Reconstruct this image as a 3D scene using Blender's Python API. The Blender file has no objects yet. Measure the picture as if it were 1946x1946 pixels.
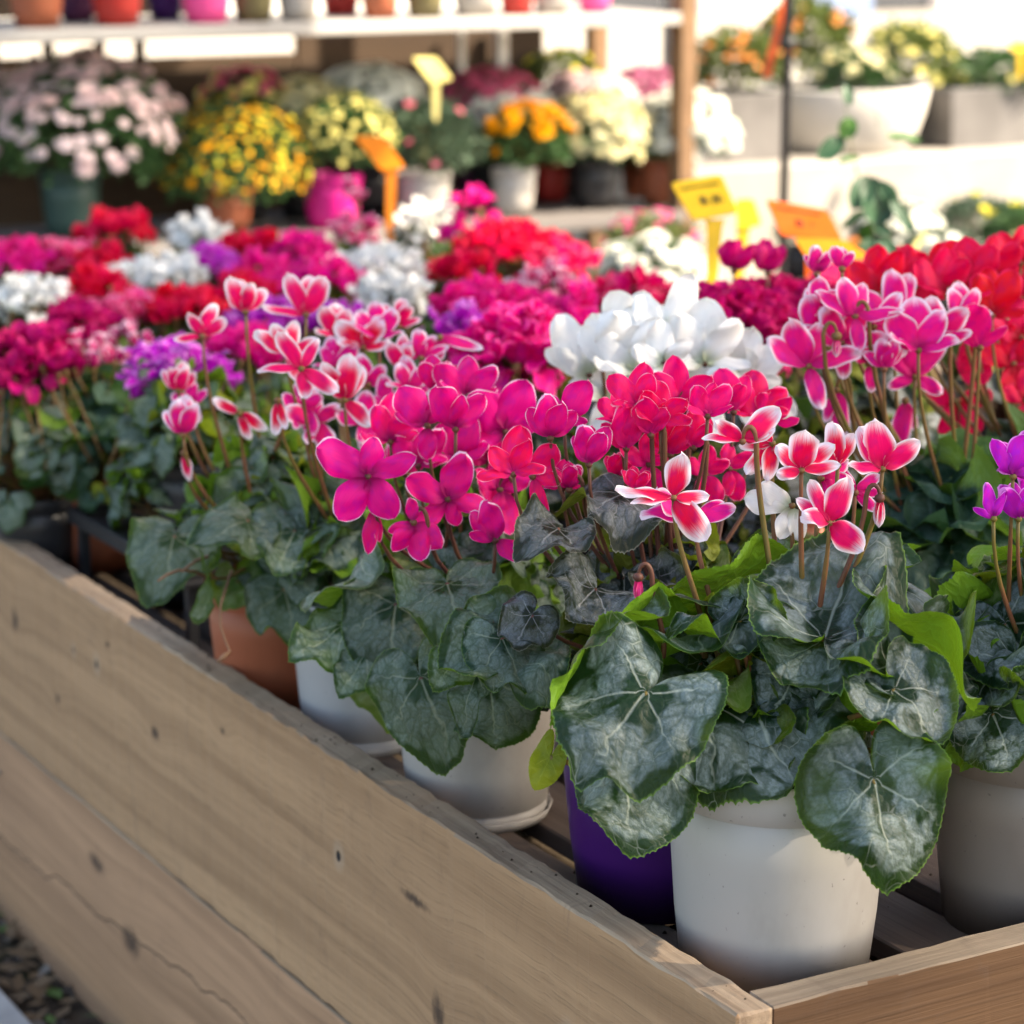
import bpy, math, random
import numpy as np
from mathutils import Vector, Matrix, noise as mnoise
R_ = random.Random(7)
PI = math.pi
scene = bpy.context.scene
COL = scene.collection
# ------------------------------------------------------------------ camera frame (x = along end board, y = along side board)
PITCH, AZ, FPX = math.radians(13.6), math.radians(30), 4850.0
CAM = Vector((0, 0, .81))
FW = Vector((math.sin(AZ)*math.cos(PITCH), math.cos(AZ)*math.cos(PITCH), -math.sin(PITCH)))
RT = Vector((math.cos(AZ), -math.sin(AZ), 0))
UP = RT.cross(FW)
TW = -FW
def pt(x, y, t):      # point of the place seen at photo pixel (x, y), t metres deep
    return CAM + t*(FW + RT*((x-973)/FPX) + UP*((973-y)/FPX))
def onz(x, y, z):     # where that sight line meets height z
    d = FW + RT*((x-973)/FPX) + UP*((973-y)/FPX)
    return CAM + d*((z-CAM.z)/d.z)
def ony(x, y, Y):
    d = FW + RT*((x-973)/FPX) + UP*((973-y)/FPX)
    return CAM + d*(Y/d.y)
def depth(p): return (Vector(p)-CAM).dot(FW)

# ------------------------------------------------------------------ mesh collecting
class MB:
    def __init__(s): s.v=[]; s.f=[]; s.uv=[]; s.uv2=[]; s.mi=[]
    def add(s, vs, fs, uv=None, mi=0, uv2=None):
        b=len(s.v); s.v.extend([tuple(p) for p in vs]); n=len(s.v)-b
        s.f.extend([tuple(i+b for i in f) for f in fs])
        s.uv.extend(uv if uv else [(0,0)]*n); s.uv2.extend(uv2 if uv2 else [(0,0)]*n)
        s.mi.extend([mi]*len(fs) if isinstance(mi,int) else mi)
        return s
    def mesh(s, name, mats, smooth=True):
        me=bpy.data.meshes.new(name); me.from_pydata(s.v,[],s.f)
        for m in (mats if isinstance(mats,(list,tuple)) else [mats]): me.materials.append(m)
        me.polygons.foreach_set('material_index', s.mi)
        me.polygons.foreach_set('use_smooth', [smooth]*len(s.f))
        li=np.zeros(len(me.loops),dtype=np.int32); me.loops.foreach_get('vertex_index',li)
        for nm,u in (('loc',s.uv),('pol',s.uv2)):
            l=me.uv_layers.new(name=nm); l.data.foreach_set('uv', np.array(u,dtype=np.float32)[li].ravel())
        me.update(); return me
    def build(s, name, mats, parent=None, smooth=True, loc=None):
        return link(name, s.mesh(name,mats,smooth), parent, loc)
def link(name, data, parent=None, loc=None):
    o=bpy.data.objects.new(name, data); COL.objects.link(o)
    if parent is not None: o.parent=parent
    if loc is not None: o.location=loc
    return o
def tag(o, label=None, cat=None, group=None, kind=None):
    if label: o['label']=label
    if cat: o['category']=cat
    if group: o['group']=group
    if kind: o['kind']=kind
    return o
def thing(name, label, cat, loc=(0,0,0), group=None, rz=0):
    o=link(name,None,None,loc); o.rotation_euler=(0,0,rz); o.empty_display_size=.02
    return tag(o,label,cat,group)
def box(mb, lo, hi, mi=0, bev=.002, seg=(1,1,1), jit=0, rng=R_):
    # box with chamfered edges, optionally subdivided along y and roughened
    x0,y0,z0=lo; x1,y1,z1=hi; b=min(bev,(x1-x0)*.3,(y1-y0)*.3,(z1-z0)*.3)
    def ring(a0,a1,c0,c1,b): return [(a0+b,c0),(a1-b,c0),(a1,c0+b),(a1,c1-b),(a1-b,c1),(a0+b,c1),(a0,c1-b),(a0,c0+b)]
    ax=max(range(3),key=lambda i:(hi[i]-lo[i])); o=[i for i in range(3) if i!=ax]
    n=seg[ax] if isinstance(seg,tuple) else seg
    L0,L1=lo[ax],hi[ax]; vs=[]
    st=[(L0,b)]+[(L0+b,0)]+[(L0+b+(L1-L0-2*b)*k/n,0) for k in range(1,n)]+[(L1-b,0)]+[(L1,b)]
    for (t,ins) in st:
        for (p,q) in ring(lo[o[0]]+ins,hi[o[0]]-ins,lo[o[1]]+ins,hi[o[1]]-ins,b):
            c=[0,0,0]; c[ax]=t; c[o[0]]=p+(rng.uniform(-jit,jit) if jit else 0); c[o[1]]=q+(rng.uniform(-jit,jit) if jit else 0)
            vs.append(c)
    fs=[]
    for i in range(len(st)-1):
        for k in range(8):
            a=i*8+k; c=i*8+(k+1)%8; fs.append((a,c,c+8,a+8))
    fs.append(tuple(range(7,-1,-1))); e=(len(st)-1)*8; fs.append(tuple(e+k for k in range(8)))
    if ax==1: fs=[f[::-1] for f in fs]
    mb.add(vs,fs,mi=mi); return mb
def tube(mb, pts, rad, n=6, mi=0, cap=True):
    pts=[Vector(p) for p in pts]; vs=[]; fs=[]
    if not isinstance(rad,(list,tuple)): rad=[rad]*len(pts)
    prev=None
    for i,p in enumerate(pts):
        d=(pts[min(i+1,len(pts)-1)]-pts[max(i-1,0)]).normalized()
        a=prev if prev is not None else (Vector((1,0,0)) if abs(d.x)<.8 else Vector((0,1,0)))
        a=(a-d*a.dot(d)).normalized(); prev=a; c=d.cross(a)
        for k in range(n):
            t=2*PI*k/n; vs.append(p+(a*math.cos(t)+c*math.sin(t))*rad[i])
    for i in range(len(pts)-1):
        for k in range(n):
            q=(k+1)%n; fs.append((i*n+k,i*n+q,(i+1)*n+q,(i+1)*n+k))
    if cap: fs.append(tuple(range(n-1,-1,-1))); fs.append(tuple((len(pts)-1)*n+k for k in range(n)))
    mb.add(vs,fs,mi=mi); return mb
def bez(a,b,c,d,n=10):
    a,b,c,d=map(Vector,(a,b,c,d)); o=[]
    for i in range(n+1):
        t=i/n; u=1-t; o.append(a*u**3+b*3*u*u*t+c*3*u*t*t+d*t**3)
    return o
def lathe(mb, prof, n=48, mi=0, c=(0,0,0), wob=None):
    vs=[];fs=[]
    for (r,z) in prof:
        for k in range(n):
            t=2*PI*k/n; w=wob(t,z) if wob else 0
            vs.append((c[0]+(r+w)*math.cos(t),c[1]+(r+w)*math.sin(t),c[2]+z))
    for i in range(len(prof)-1):
        for k in range(n):
            q=(k+1)%n; fs.append((i*n+k,i*n+q,(i+1)*n+q,(i+1)*n+k))
    mb.add(vs,fs,mi=mi); return mb

# ------------------------------------------------------------------ materials
def mat(name):
    m=bpy.data.materials.new(name); m.use_nodes=True; nt=m.node_tree; nt.nodes.clear()
    return m, nt
class NT:
    def __init__(s,nt): s.nt=nt
    def n(s,t,**kw):
        nd=s.nt.nodes.new(t)
        for k,v in kw.items():
            if k.startswith('i_'): pass
            else: setattr(nd,k,v)
        return nd
    def L(s,a,b): s.nt.links.new(a,b)
    def put(s,sock,v):
        if hasattr(v,'links') or isinstance(v,bpy.types.NodeSocket): s.L(v,sock)
        else: sock.default_value=v
    def math(s,op,a,b=0.0,c=None,clamp=False):
        m=s.n('ShaderNodeMath',operation=op,use_clamp=clamp); s.put(m.inputs[0],a); s.put(m.inputs[1],b)
        if c is not None: s.put(m.inputs[2],c)
        return m.outputs[0]
    def ramp(s,v,a,b,o0=0.,o1=1.,smooth=True):
        m=s.n('ShaderNodeMapRange'); m.interpolation_type='SMOOTHSTEP' if smooth else 'LINEAR'
        s.put(m.inputs[0],v); s.put(m.inputs[1],a); s.put(m.inputs[2],b); s.put(m.inputs[3],o0); s.put(m.inputs[4],o1); return m.outputs[0]
    def mix(s,f,a,b,mode='MIX'):
        m=s.n('ShaderNodeMix',data_type='RGBA',blend_type=mode); s.put(m.inputs[0],f)
        for sock,v in ((m.inputs[6],a),(m.inputs[7],b)):
            if isinstance(v,(tuple,list)): sock.default_value=(*v[:3],1)
            else: s.L(v,sock)
        return m.outputs[2]
    def noise(s,vec,scale,detail=3,rough=.55,dist=0.):
        n=s.n('ShaderNodeTexNoise'); n.inputs['Scale'].default_value=scale; n.inputs['Detail'].default_value=detail
        n.inputs['Roughness'].default_value=rough; n.inputs['Distortion'].default_value=dist
        if vec is not None: s.L(vec,n.inputs['Vector'])
        return n.outputs[0]
    def obj(s): return s.n('ShaderNodeTexCoord').outputs['Object']
    def rand(s): return s.n('ShaderNodeObjectInfo').outputs['Random']
    def scale(s,vec,sc,loc=(0,0,0),rot=(0,0,0)):
        m=s.n('ShaderNodeMapping'); s.L(vec,m.inputs[0]); m.inputs['Scale'].default_value=sc; m.inputs['Location'].default_value=loc; m.inputs['Rotation'].default_value=rot; return m.outputs[0]
    def bump(s,h,strength=.3,dist=.001):
        b=s.n('ShaderNodeBump'); b.inputs['Strength'].default_value=strength; b.inputs['Distance'].default_value=dist; s.L(h,b.inputs['Height']); return b.outputs[0]
    def pbr(s,col,rough=.5,nrm=None,spec=.5,trans=None,tcol=None):
        p=s.n('ShaderNodeBsdfPrincipled')
        if isinstance(col,(tuple,list)): p.inputs['Base Color'].default_value=(*col[:3],1)
        else: s.L(col,p.inputs['Base Color'])
        s.put(p.inputs['Roughness'],rough); p.inputs['Specular IOR Level'].default_value=spec
        if nrm is not None: s.L(nrm,p.inputs['Normal'])
        out=p.outputs[0]
        if trans:
            t=s.n('ShaderNodeBsdfTranslucent')
            c=tcol if tcol is not None else col
            if isinstance(c,(tuple,list)): t.inputs[0].default_value=(*c[:3],1)
            else: s.L(c,t.inputs[0])
            mx=s.n('ShaderNodeMixShader'); mx.inputs[0].default_value=trans; s.L(out,mx.inputs[1]); s.L(t.outputs[0],mx.inputs[2]); out=mx.outputs[0]
        o=s.n('ShaderNodeOutputMaterial'); s.L(out,o.inputs[0]); return p
def simple(name,col,rough=.5,var=.12,sc=20,bump=0.,spec=.5,metal=0.,trans=None):
    m,nt=mat(name); N=NT(nt); v=N.obj(); n=N.noise(v,sc,4)
    c=N.mix(N.ramp(n,.3,.7),tuple(x*(1-var) for x in col),tuple(min(1,x*(1+var)) for x in col))
    p=N.pbr(c,rough,N.bump(n,bump,.004) if bump else None,spec,trans)
    p.inputs['Metallic'].default_value=metal
    return m
def petal_mat(name, core, edge, e0=.86, e1=.97, base=None, streak=.0, tr=.4, under=None, hue=.018):
    m,nt=mat(name); N=NT(nt)
    uv=N.n('ShaderNodeUVMap',uv_map='loc').outputs[0]; sx=N.n('ShaderNodeSeparateXYZ'); N.L(uv,sx.inputs[0])
    u,v=sx.outputs[0],sx.outputs[1]
    au=N.math('ABSOLUTE',N.math('SUBTRACT',N.math('MULTIPLY',u,2.),1.))
    vv=N.math('POWER',v,2.0)
    e=N.math('POWER',N.math('ADD',N.math('MULTIPLY',N.math('POWER',au,5.),N.ramp(v,.05,.45,.35,1.)),N.math('POWER',v,4.2)),.45)
    st=N.noise(N.scale(uv,(26,1.6,1)),1.0,3,.6); low=N.noise(N.scale(uv,(3,3,1)),1.0,2)
    ee=N.math('ADD',N.math('ADD',e,N.math('MULTIPLY',N.math('SUBTRACT',st,.5),streak)),N.math('MULTIPLY',N.math('SUBTRACT',N.rand(),.5),streak*.35))
    mk=N.ramp(ee,e0,e1)
    rnd=N.rand()
    hs=N.n('ShaderNodeHueSaturation'); hs.inputs['Color'].default_value=(*core,1)
    N.L(N.math('ADD',N.math('MULTIPLY',rnd,hue),.5-hue/2),hs.inputs['Hue']); 
    vein=N.noise(N.scale(uv,(60,2.5,1)),1.0,2,.6)
    N.L(N.math('ADD',N.math('MULTIPLY',vein,.35),.83),hs.inputs['Value'])
    c=hs.outputs[0]
    if streak<.6 and core[0]>core[1]*3: c=N.mix(N.math('MULTIPLY',N.ramp(low,.42,.68),.45),c,(core[0]*.62,core[1],min(1,core[2]*1.5+.03)))
    if base: c=N.mix(N.ramp(v,.34,.02),c,base)
    c=N.mix(mk,c,edge)
    h=N.math('ADD',vein,N.math('MULTIPLY',st,.5))
    N.pbr(c,.5,N.bump(h,.25,.0012),.22,tr,c)
    return m
def leaf_mat(name, dark, silver, vein, under, amt=.5, tr=.38, red=.0, net=6.5, rimc=None):
    m,nt=mat(name); N=NT(nt)
    uv=N.n('ShaderNodeUVMap',uv_map='loc').outputs[0]; pol=N.n('ShaderNodeUVMap',uv_map='pol').outputs[0]
    sp=N.n('ShaderNodeSeparateXYZ'); N.L(pol,sp.inputs[0]); s,th=sp.outputs[0],sp.outputs[1]   # s 0..1 to the rim, th angle/pi
    w=N.noise(uv,2.4,3,.6); w2=N.noise(uv,6.,2,.5); fine=N.noise(uv,30.,3,.65)
    # main ribs radiate from the stalk and wander
    tw=N.math('ADD',th,N.math('MULTIPLY',N.math('MULTIPLY',N.math('SUBTRACT',w,.5),.34),s))
    tw=N.math('ADD',tw,N.math('MULTIPLY',N.math('MULTIPLY',N.math('SUBTRACT',w2,.5),.10),s))
    rib=N.math('ABSOLUTE',N.math('SUBTRACT',N.math('FRACT',N.math('ADD',N.math('MULTIPLY',tw,3.0),.5)),.5))
    ribw=N.math('MULTIPLY',rib,N.math('ADD',s,.06))
    ribm=N.math('MULTIPLY',N.ramp(ribw,.004,.026,1,0),N.ramp(s,.92,.50,.15,1))
    off=N.n('ShaderNodeVectorMath',operation='ADD'); N.L(uv,off.inputs[0])
    nz=N.n('ShaderNodeTexNoise'); nz.inputs['Scale'].default_value=4; N.L(uv,nz.inputs[0])
    vs=N.n('ShaderNodeVectorMath',operation='SCALE'); N.L(nz.outputs[1],vs.inputs[0]); vs.inputs['Scale'].default_value=.16; N.L(vs.outputs[0],off.inputs[1])
    vo=N.n('ShaderNodeTexVoronoi',feature='DISTANCE_TO_EDGE'); vo.inputs['Scale'].default_value=net; N.L(off.outputs[0],vo.inputs[0]); ve=vo.outputs['Distance']
    vo2=N.n('ShaderNodeTexVoronoi',feature='DISTANCE_TO_EDGE'); vo2.inputs['Scale'].default_value=net*3.1; N.L(off.outputs[0],vo2.inputs[0])
    netm=N.ramp(ve,.0,.045,1,0); net2=N.ramp(vo2.outputs['Distance'],.0,.06,1,0)
    zsel=N.noise(uv,1.7,3,.6,.4)
    netk=N.math('MULTIPLY',netm,N.math('MULTIPLY',N.ramp(zsel,.46,.66,0,.7),N.ramp(s,.15,.4)))
    veins=N.math('MAXIMUM',N.math('MULTIPLY',ribm,.8),netk)
    veins=N.math('MAXIMUM',veins,N.math('MULTIPLY',net2,N.math('MULTIPLY',N.ramp(zsel,.45,.65),.09)))
    # silvery blotches between stalk and rim, broken by green
    zone=N.math('MULTIPLY',N.ramp(s,.05,.42),N.ramp(s,1.04,.80))
    zz=N.math('ADD',N.math('MULTIPLY',zone,.50),N.math('MULTIPLY',N.noise(uv,3.1,4,.55,.8),1.25))
    sil=N.ramp(zz,1.12-amt*.55,1.30-amt*.40)
    sil=N.math('MULTIPLY',sil,N.ramp(ve,.0,.16,.55,1))
    speck=N.ramp(fine,.30,.70)
    c=N.mix(N.math('MULTIPLY',sil,N.math('ADD',N.math('MULTIPLY',speck,.45),.5)),dark,silver)
    c=N.mix(N.math('MULTIPLY',veins,.55),c,vein)
    hv=N.n('ShaderNodeHueSaturation'); N.L(c,hv.inputs['Color']); N.L(N.ramp(N.noise(uv,.22,2),.35,.65,.70,1.30),hv.inputs['Value']); N.L(N.ramp(N.noise(uv,.31,2),.35,.65,.48,.515),hv.inputs['Hue']); c=hv.outputs[0]
    dust=N.noise(uv,9.,4,.7); c=N.mix(N.math('MULTIPLY',N.ramp(dust,.60,.80),.18),c,tuple(x*.9+.02 for x in silver))
    c=N.mix(N.math('MULTIPLY',N.ramp(s,.978,1.),.6),c,rimc or tuple(x*.9+.03 for x in under))
    uc=N.mix(w,under,tuple(x*.55 for x in under)); uc=N.mix(N.math('MULTIPLY',N.math('MAXIMUM',ribm,N.math('MULTIPLY',netm,.35)),.45),uc,tuple(min(1,x*1.5+.05) for x in under))
    bf=N.n('ShaderNodeNewGeometry').outputs['Backfacing']
    cc=N.mix(bf,c,uc)
    hgt=N.math('ADD',N.math('MULTIPLY',N.ramp(ve,0,.28),1.5),N.math('MULTIPLY',N.ramp(vo2.outputs['Distance'],0,.2),.35))
    hgt=N.math('ADD',hgt,N.math('MULTIPLY',fine,.35)); hgt=N.math('SUBTRACT',hgt,N.math('MULTIPLY',ribm,1.3))
    tc=N.mix(.4,under,(.20,.36,.012))
    N.pbr(cc,N.ramp(dust,.3,.75,.36,.60),N.bump(hgt,.28,.0024),.26,tr,tc)
    return m
SILV=(.19,.25,.245)
M={}
M['leaf_big']=leaf_mat('silver_veined_leaf',(.005,.024,.011),(.23,.285,.29),(.52,.57,.48),(.17,.34,.022),.36,.24)
M['leaf_dark']=leaf_mat('slate_leaf',(.006,.011,.010),(.17,.185,.20),(.46,.46,.44),(.14,.16,.02),.42,.2,rimc=(.25,.25,.20))
M['leaf_mid']=leaf_mat('grey_green_leaf',(.007,.036,.013),(.20,.26,.22),(.48,.54,.36),(.15,.28,.022),.60,.26)
M['leaf_lime']=leaf_mat('yellowing_leaf',(.07,.15,.018),(.22,.28,.12),(.30,.38,.12),(.26,.30,.02),.3,.34)
M['leaf_curl']=leaf_mat('blue_green_leaf',(.014,.055,.028),(.09,.16,.12),(.16,.26,.17),(.05,.13,.03),.4,.3)
M['petal_picotee']=petal_mat('red_petal_fading_to_white',(.90,.004,.10),(.90,.82,.88),.36,.93,(.60,.002,.07),.55,.34)
M['petal_pink_white']=petal_mat('pink_petal_white_margin',(.88,.008,.22),(.90,.76,.88),.55,.97,(.56,.004,.15),.45,.36)
M['petal_magenta']=petal_mat('magenta_petal_fine_white_rim',(.82,.003,.20),(.92,.60,.78),1.0,1.05,(.36,.002,.11),.03,.36)
M['petal_rose']=petal_mat('rose_red_petal',(.90,.004,.15),(.92,.34,.52),.96,1.08,(.62,.004,.16),.05,.38)
M['petal_crimson']=petal_mat('crimson_petal',(.56,.002,.13),(.75,.02,.18),.90,1.05,(.20,.0,.06),.08,.36)
M['petal_white']=petal_mat('white_petal',(.87,.86,.83),(.88,.87,.85),.9,1.,(.45,.50,.33),.05,.24,hue=0)
M['petal_red']=petal_mat('scarlet_petal',(.78,.003,.055),(.86,.02,.12),.9,1.05,(.45,.0,.02),.08,.38)
M['petal_hot']=petal_mat('hot_pink_petal',(.90,.004,.27),(.93,.08,.38),.85,1.05,(.50,.005,.15),.08,.38)
M['petal_pink']=petal_mat('soft_pink_petal',(.92,.06,.24),(.93,.32,.52),.75,1.0,(.60,.01,.12),.1,.38)
M['petal_violet']=petal_mat('violet_petal',(.62,.008,.50),(.85,.30,.80),.86,1.03,(.30,.0,.20),.08,.38)
M['petal_burg']=petal_mat('magenta_white_tipped_petal',(.68,.004,.17),(.88,.66,.78),.66,.98,(.28,.0,.08),.2,.36)
def stem_mat(name,a,b):
    m,nt=mat(name); N=NT(nt); g=N.n('ShaderNodeNewGeometry'); n=N.noise(N.scale(N.obj(),(60,60,9)),1.,3)
    N.pbr(N.mix(N.ramp(n,.35,.65),a,b),.45,None,.3,.12); return m
M['stem']=stem_mat('olive_brown_stalk',(.17,.125,.028),(.22,.085,.045))
M['stem_red']=stem_mat('dark_red_stalk',(.10,.035,.03),(.16,.07,.035))
M['stem_green']=stem_mat('green_stalk',(.10,.14,.03),(.16,.13,.04))
def pot_mat(name,col,dirt=.3,rough=.42,spec=.4):
    m,nt=mat(name); N=NT(nt); v=N.obj()
    sp=N.n('ShaderNodeSeparateXYZ'); N.L(v,sp.inputs[0])
    sm=N.noise(N.scale(v,(9,9,5)),1.,5,.65); sk=N.noise(v,240.,2,.5)
    vert=N.noise(N.scale(v,(70,70,4)),1.,3)
    d=N.math('MULTIPLY',N.ramp(sm,.42,.72),dirt)
    c=N.mix(d,col,tuple(x*.62 for x in (col[0],col[1]*.95,col[2]*.85)))
    c=N.mix(N.math('MULTIPLY',N.ramp(sk,.70,.78),.55),c,tuple(x*.25 for x in col))
    c=N.mix(N.math('MULTIPLY',N.ramp(vert,.6,.8),.12),c,tuple(min(1,x*1.2) for x in col))
    N.pbr(c,rough,N.bump(sm,.12,.002),spec); return m
M['pot_white']=pot_mat('white_plastic',(.40,.375,.355),.5)
M['pot_grey']=pot_mat('pale_grey_plastic',(.40,.40,.41),.4)
M['pot_dull']=pot_mat('taupe_plastic',(.20,.17,.15),.4)
M['pot_purple']=pot_mat('purple_plastic',(.05,.008,.105),.15,.32)
M['pot_terra']=pot_mat('terracotta_plastic',(.34,.095,.045),.5,.5)
M['pot_black']=pot_mat('black_plastic',(.022,.022,.025),.2)
M['pot_green']=pot_mat('dark_green_plastic',(.035,.075,.065),.2)
M['pot_magenta']=pot_mat('magenta_plastic',(.62,.01,.22),.1)
M['pot_pink']=pot_mat('pink_plastic',(.80,.08,.30),.1)
M['pot_red']=pot_mat('red_plastic',(.42,.03,.025),.2)
M['pot_plum']=pot_mat('plum_plastic',(.07,.012,.05),.2)
M['pot_olive']=pot_mat('olive_plastic',(.14,.12,.055),.2)
M['soil']=simple('peat',(.022,.015,.010),.95,.5,90,.8,.1)
def wood(name, a, b, knots=(), crack=None, axis='y', gr=1.0, rough=.72, holes=(), weather=.35):
    m,nt=mat(name); N=NT(nt); v=N.obj()
    if axis=='x': v=N.scale(v,(1,1,1),(0,0,0),(0,0,PI/2))
    sp=N.n('ShaderNodeSeparateXYZ'); N.L(v,sp.inputs[0]); y,z=sp.outputs[1],sp.outputs[2]
    # knots push the grain aside: build a displaced height coordinate
    push=None; km=None; dark=None
    for (ky,kz,ry,rz_) in knots:
        ry*=1.25; rz_*=1.25
        dy=N.math('MULTIPLY',N.math('SUBTRACT',y,ky),1/ry); dz=N.math('MULTIPLY',N.math('SUBTRACT',z,kz),1/rz_)
        d=N.math('SQRT',N.math('ADD',N.math('MULTIPLY',dy,dy),N.math('MULTIPLY',dz,dz)))
        d2=N.math('ADD',d,N.math('MULTIPLY',N.math('SUBTRACT',N.noise(N.scale(v,(1,1,.5)),140.,2),.5),.9)); k=N.ramp(d2,.15,.95,1,0); p=N.math('MULTIPLY',N.ramp(d,0,5.,1,0),.012)
        km=k if km is None else N.math('MAXIMUM',km,k); push=p if push is None else N.math('ADD',push,p)
    zz=z if push is None else N.math('ADD',z,push)
    cb=N.n('ShaderNodeCombineXYZ'); N.L(sp.outputs[0],cb.inputs[0]); N.L(N.math('MULTIPLY',y,.016),cb.inputs[1]); N.L(zz,cb.inputs[2])
    g1=N.noise(cb.outputs[0],95*gr,4,.6,.15); g2=N.noise(cb.outputs[0],420*gr,3,.6); 
    cl=N.noise(N.scale(v,(1,2.2,7)),1.3,4,.6)
    cb2=N.n('ShaderNodeCombineXYZ'); N.L(sp.outputs[0],cb2.inputs[0]); N.L(N.math('MULTIPLY',y,.045),cb2.inputs[1]); N.L(zz,cb2.inputs[2])
    ann=N.noise(cb2.outputs[0],24*gr,2,.5,.5)
    f=N.math('ADD',N.math('MULTIPLY',N.ramp(g1,.35,.65),.45),N.math('MULTIPLY',N.ramp(ann,.35,.7),.55))
    c=N.mix(f,a,b)
    c=N.mix(N.math('MULTIPLY',N.ramp(cl,.4,.75),weather),c,tuple(x*.72 for x in (a[0],a[1]*.98,a[2])))
    c=N.mix(N.math('MULTIPLY',N.ramp(g2,.54,.70),.62),c,tuple(x*.5 for x in a))
    sm=N.noise(N.scale(v,(3,9,4)),2.2,5,.7,1.2)      # smudges running down the face
    c=N.mix(N.math('MULTIPLY',N.ramp(sm,.56,.78),.34),c,(.10,.065,.05))
    if km is not None: c=N.mix(N.math('MULTIPLY',km,.88),c,(.045,.026,.018))
    h=N.math('ADD',g1,N.math('MULTIPLY',g2,.8))
    for (hy,hz,r) in holes:
        dy=N.math('SUBTRACT',y,hy); dz=N.math('SUBTRACT',z,hz)
        d=N.math('SQRT',N.math('ADD',N.math('MULTIPLY',dy,dy),N.math('MULTIPLY',N.math('MULTIPLY',dz,dz),.5)))
        k=N.ramp(d,r*.6,r,1,0); c=N.mix(k,c,(.012,.012,.014)); h=N.math('SUBTRACT',h,N.math('MULTIPLY',k,4.))
        k2=N.math('MULTIPLY',N.ramp(d,r*3.2,r*1.1,0,1),.35); c=N.mix(N.math('SUBTRACT',k2,k,clamp=True),c,(.42,.33,.24))
    for (z0,slope,y0,y1,amp,th) in (crack or ()):
        nz=N.noise(N.scale(v,(0,9,0)),1.,4,.6)
        line=N.math('ADD',N.math('ADD',z0,N.math('MULTIPLY',N.math('SUBTRACT',y,y0),slope)),N.math('MULTIPLY',N.math('SUBTRACT',nz,.5),amp))
        k=N.ramp(N.math('ABSOLUTE',N.math('SUBTRACT',z,line)),th*.3,th,1,0)
        k=N.math('MULTIPLY',k,N.math('MULTIPLY',N.ramp(y,y0,y0+.05),N.ramp(y,y1,y1-.05)))
        c=N.mix(N.math('MULTIPLY',k,.85),c,(.03,.018,.012)); h=N.math('SUBTRACT',h,N.math('MULTIPLY',k,4.))
    N.pbr(c,rough,N.bump(h,.6,.0014),.3); return m
M['dirt']=simple('dark_soil_ground',(.055,.038,.026),.95,.55,30,.9,.2)
M['stone']=simple('pale_kerb_stone',(.34,.33,.32),.85,.15,14,.3,.2)

# ------------------------------------------------------------------ leaves and petals
TH=[0,15,35,60,85,110,135,150,162,172,180]; TR=[1.,.94,.84,.765,.735,.725,.70,.64,.50,.30,.06]
def leaf(mb, A, xd, nrm, size, wid=1., rings=5, segs=30, teeth=0, cup=.0, droop=.6, fold=0., wave=.08, wk=3, ph=0., side=.0, puff=.02, mi=0, ruffle=0.):
    A=Vector(A); xd=Vector(xd).normalized(); nrm=Vector(nrm); nrm=(nrm-xd*nrm.dot(xd)).normalized(); yd=nrm.cross(xd)
    th=np.linspace(-PI,PI,segs+1); S=np.linspace(0,1,rings+1)[1:]**.85
    R=np.interp(np.abs(th)*180/PI,TH,TR)*(1+.03*np.sin(2*th+ph*2)+.02*np.sin(5*th+ph))
    vs=[];uv=[];uv2=[]
    def out(x,y,z):
        if abs(droop)>1e-3: a=x*droop; X=math.sin(a)/droop; Z=(math.cos(a)-1)/droop; X+=-z*math.sin(a); Z+=z*math.cos(a)-0
        else: X=x; Z=z
        if abs(side)>1e-3: b=y*side; Y=math.sin(b)/side; Z+=(math.cos(b)-1)/side
        else: Y=y
        return A+(xd*X+yd*Y+nrm*Z)*size
    vs.append(out(0,0,0)); uv.append((0.,0.)); uv2.append((0.,0.))
    for si,s in enumerate(S):
        for k,t in enumerate(th):
            r=s*R[k]
            if teeth and si==rings-1: r*=1+.020*(abs(((t/PI*teeth/2)%1.)-.5)*2-.5)+.006*math.sin(t*41+ph)
            x=r*math.cos(t); y=r*math.sin(t)*wid
            nz_=mnoise.noise(Vector((x*1.9+ph*7,y*1.9-ph*3,ph)))*.60*r+mnoise.noise(Vector((x*5+ph*3,y*5,ph*2)))*.07*s
            z=cup*r*r+fold*abs(y)+nz_+wave*s*s*math.sin(wk*t+ph)+ruffle*s**3*math.sin(wk*3.3*t+ph*2)+puff*abs(math.sin(3.5*t))*s*(1-.4*s)
            vs.append(out(x,y,z)); uv.append((x+ph*3.1,y+ph*1.7)); uv2.append((s,t/PI))
    n=segs+1; fs=[]
    for k in range(segs): fs.append((0,1+k,2+k))
    for i in range(rings-1):
        for k in range(segs):
            a=1+i*n+k; fs.append((a,a+n,a+n+1,a+1))
    uv[0]=(ph*3.1,ph*1.7)
    mb.add(vs,fs,uv,mi,uv2)
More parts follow.
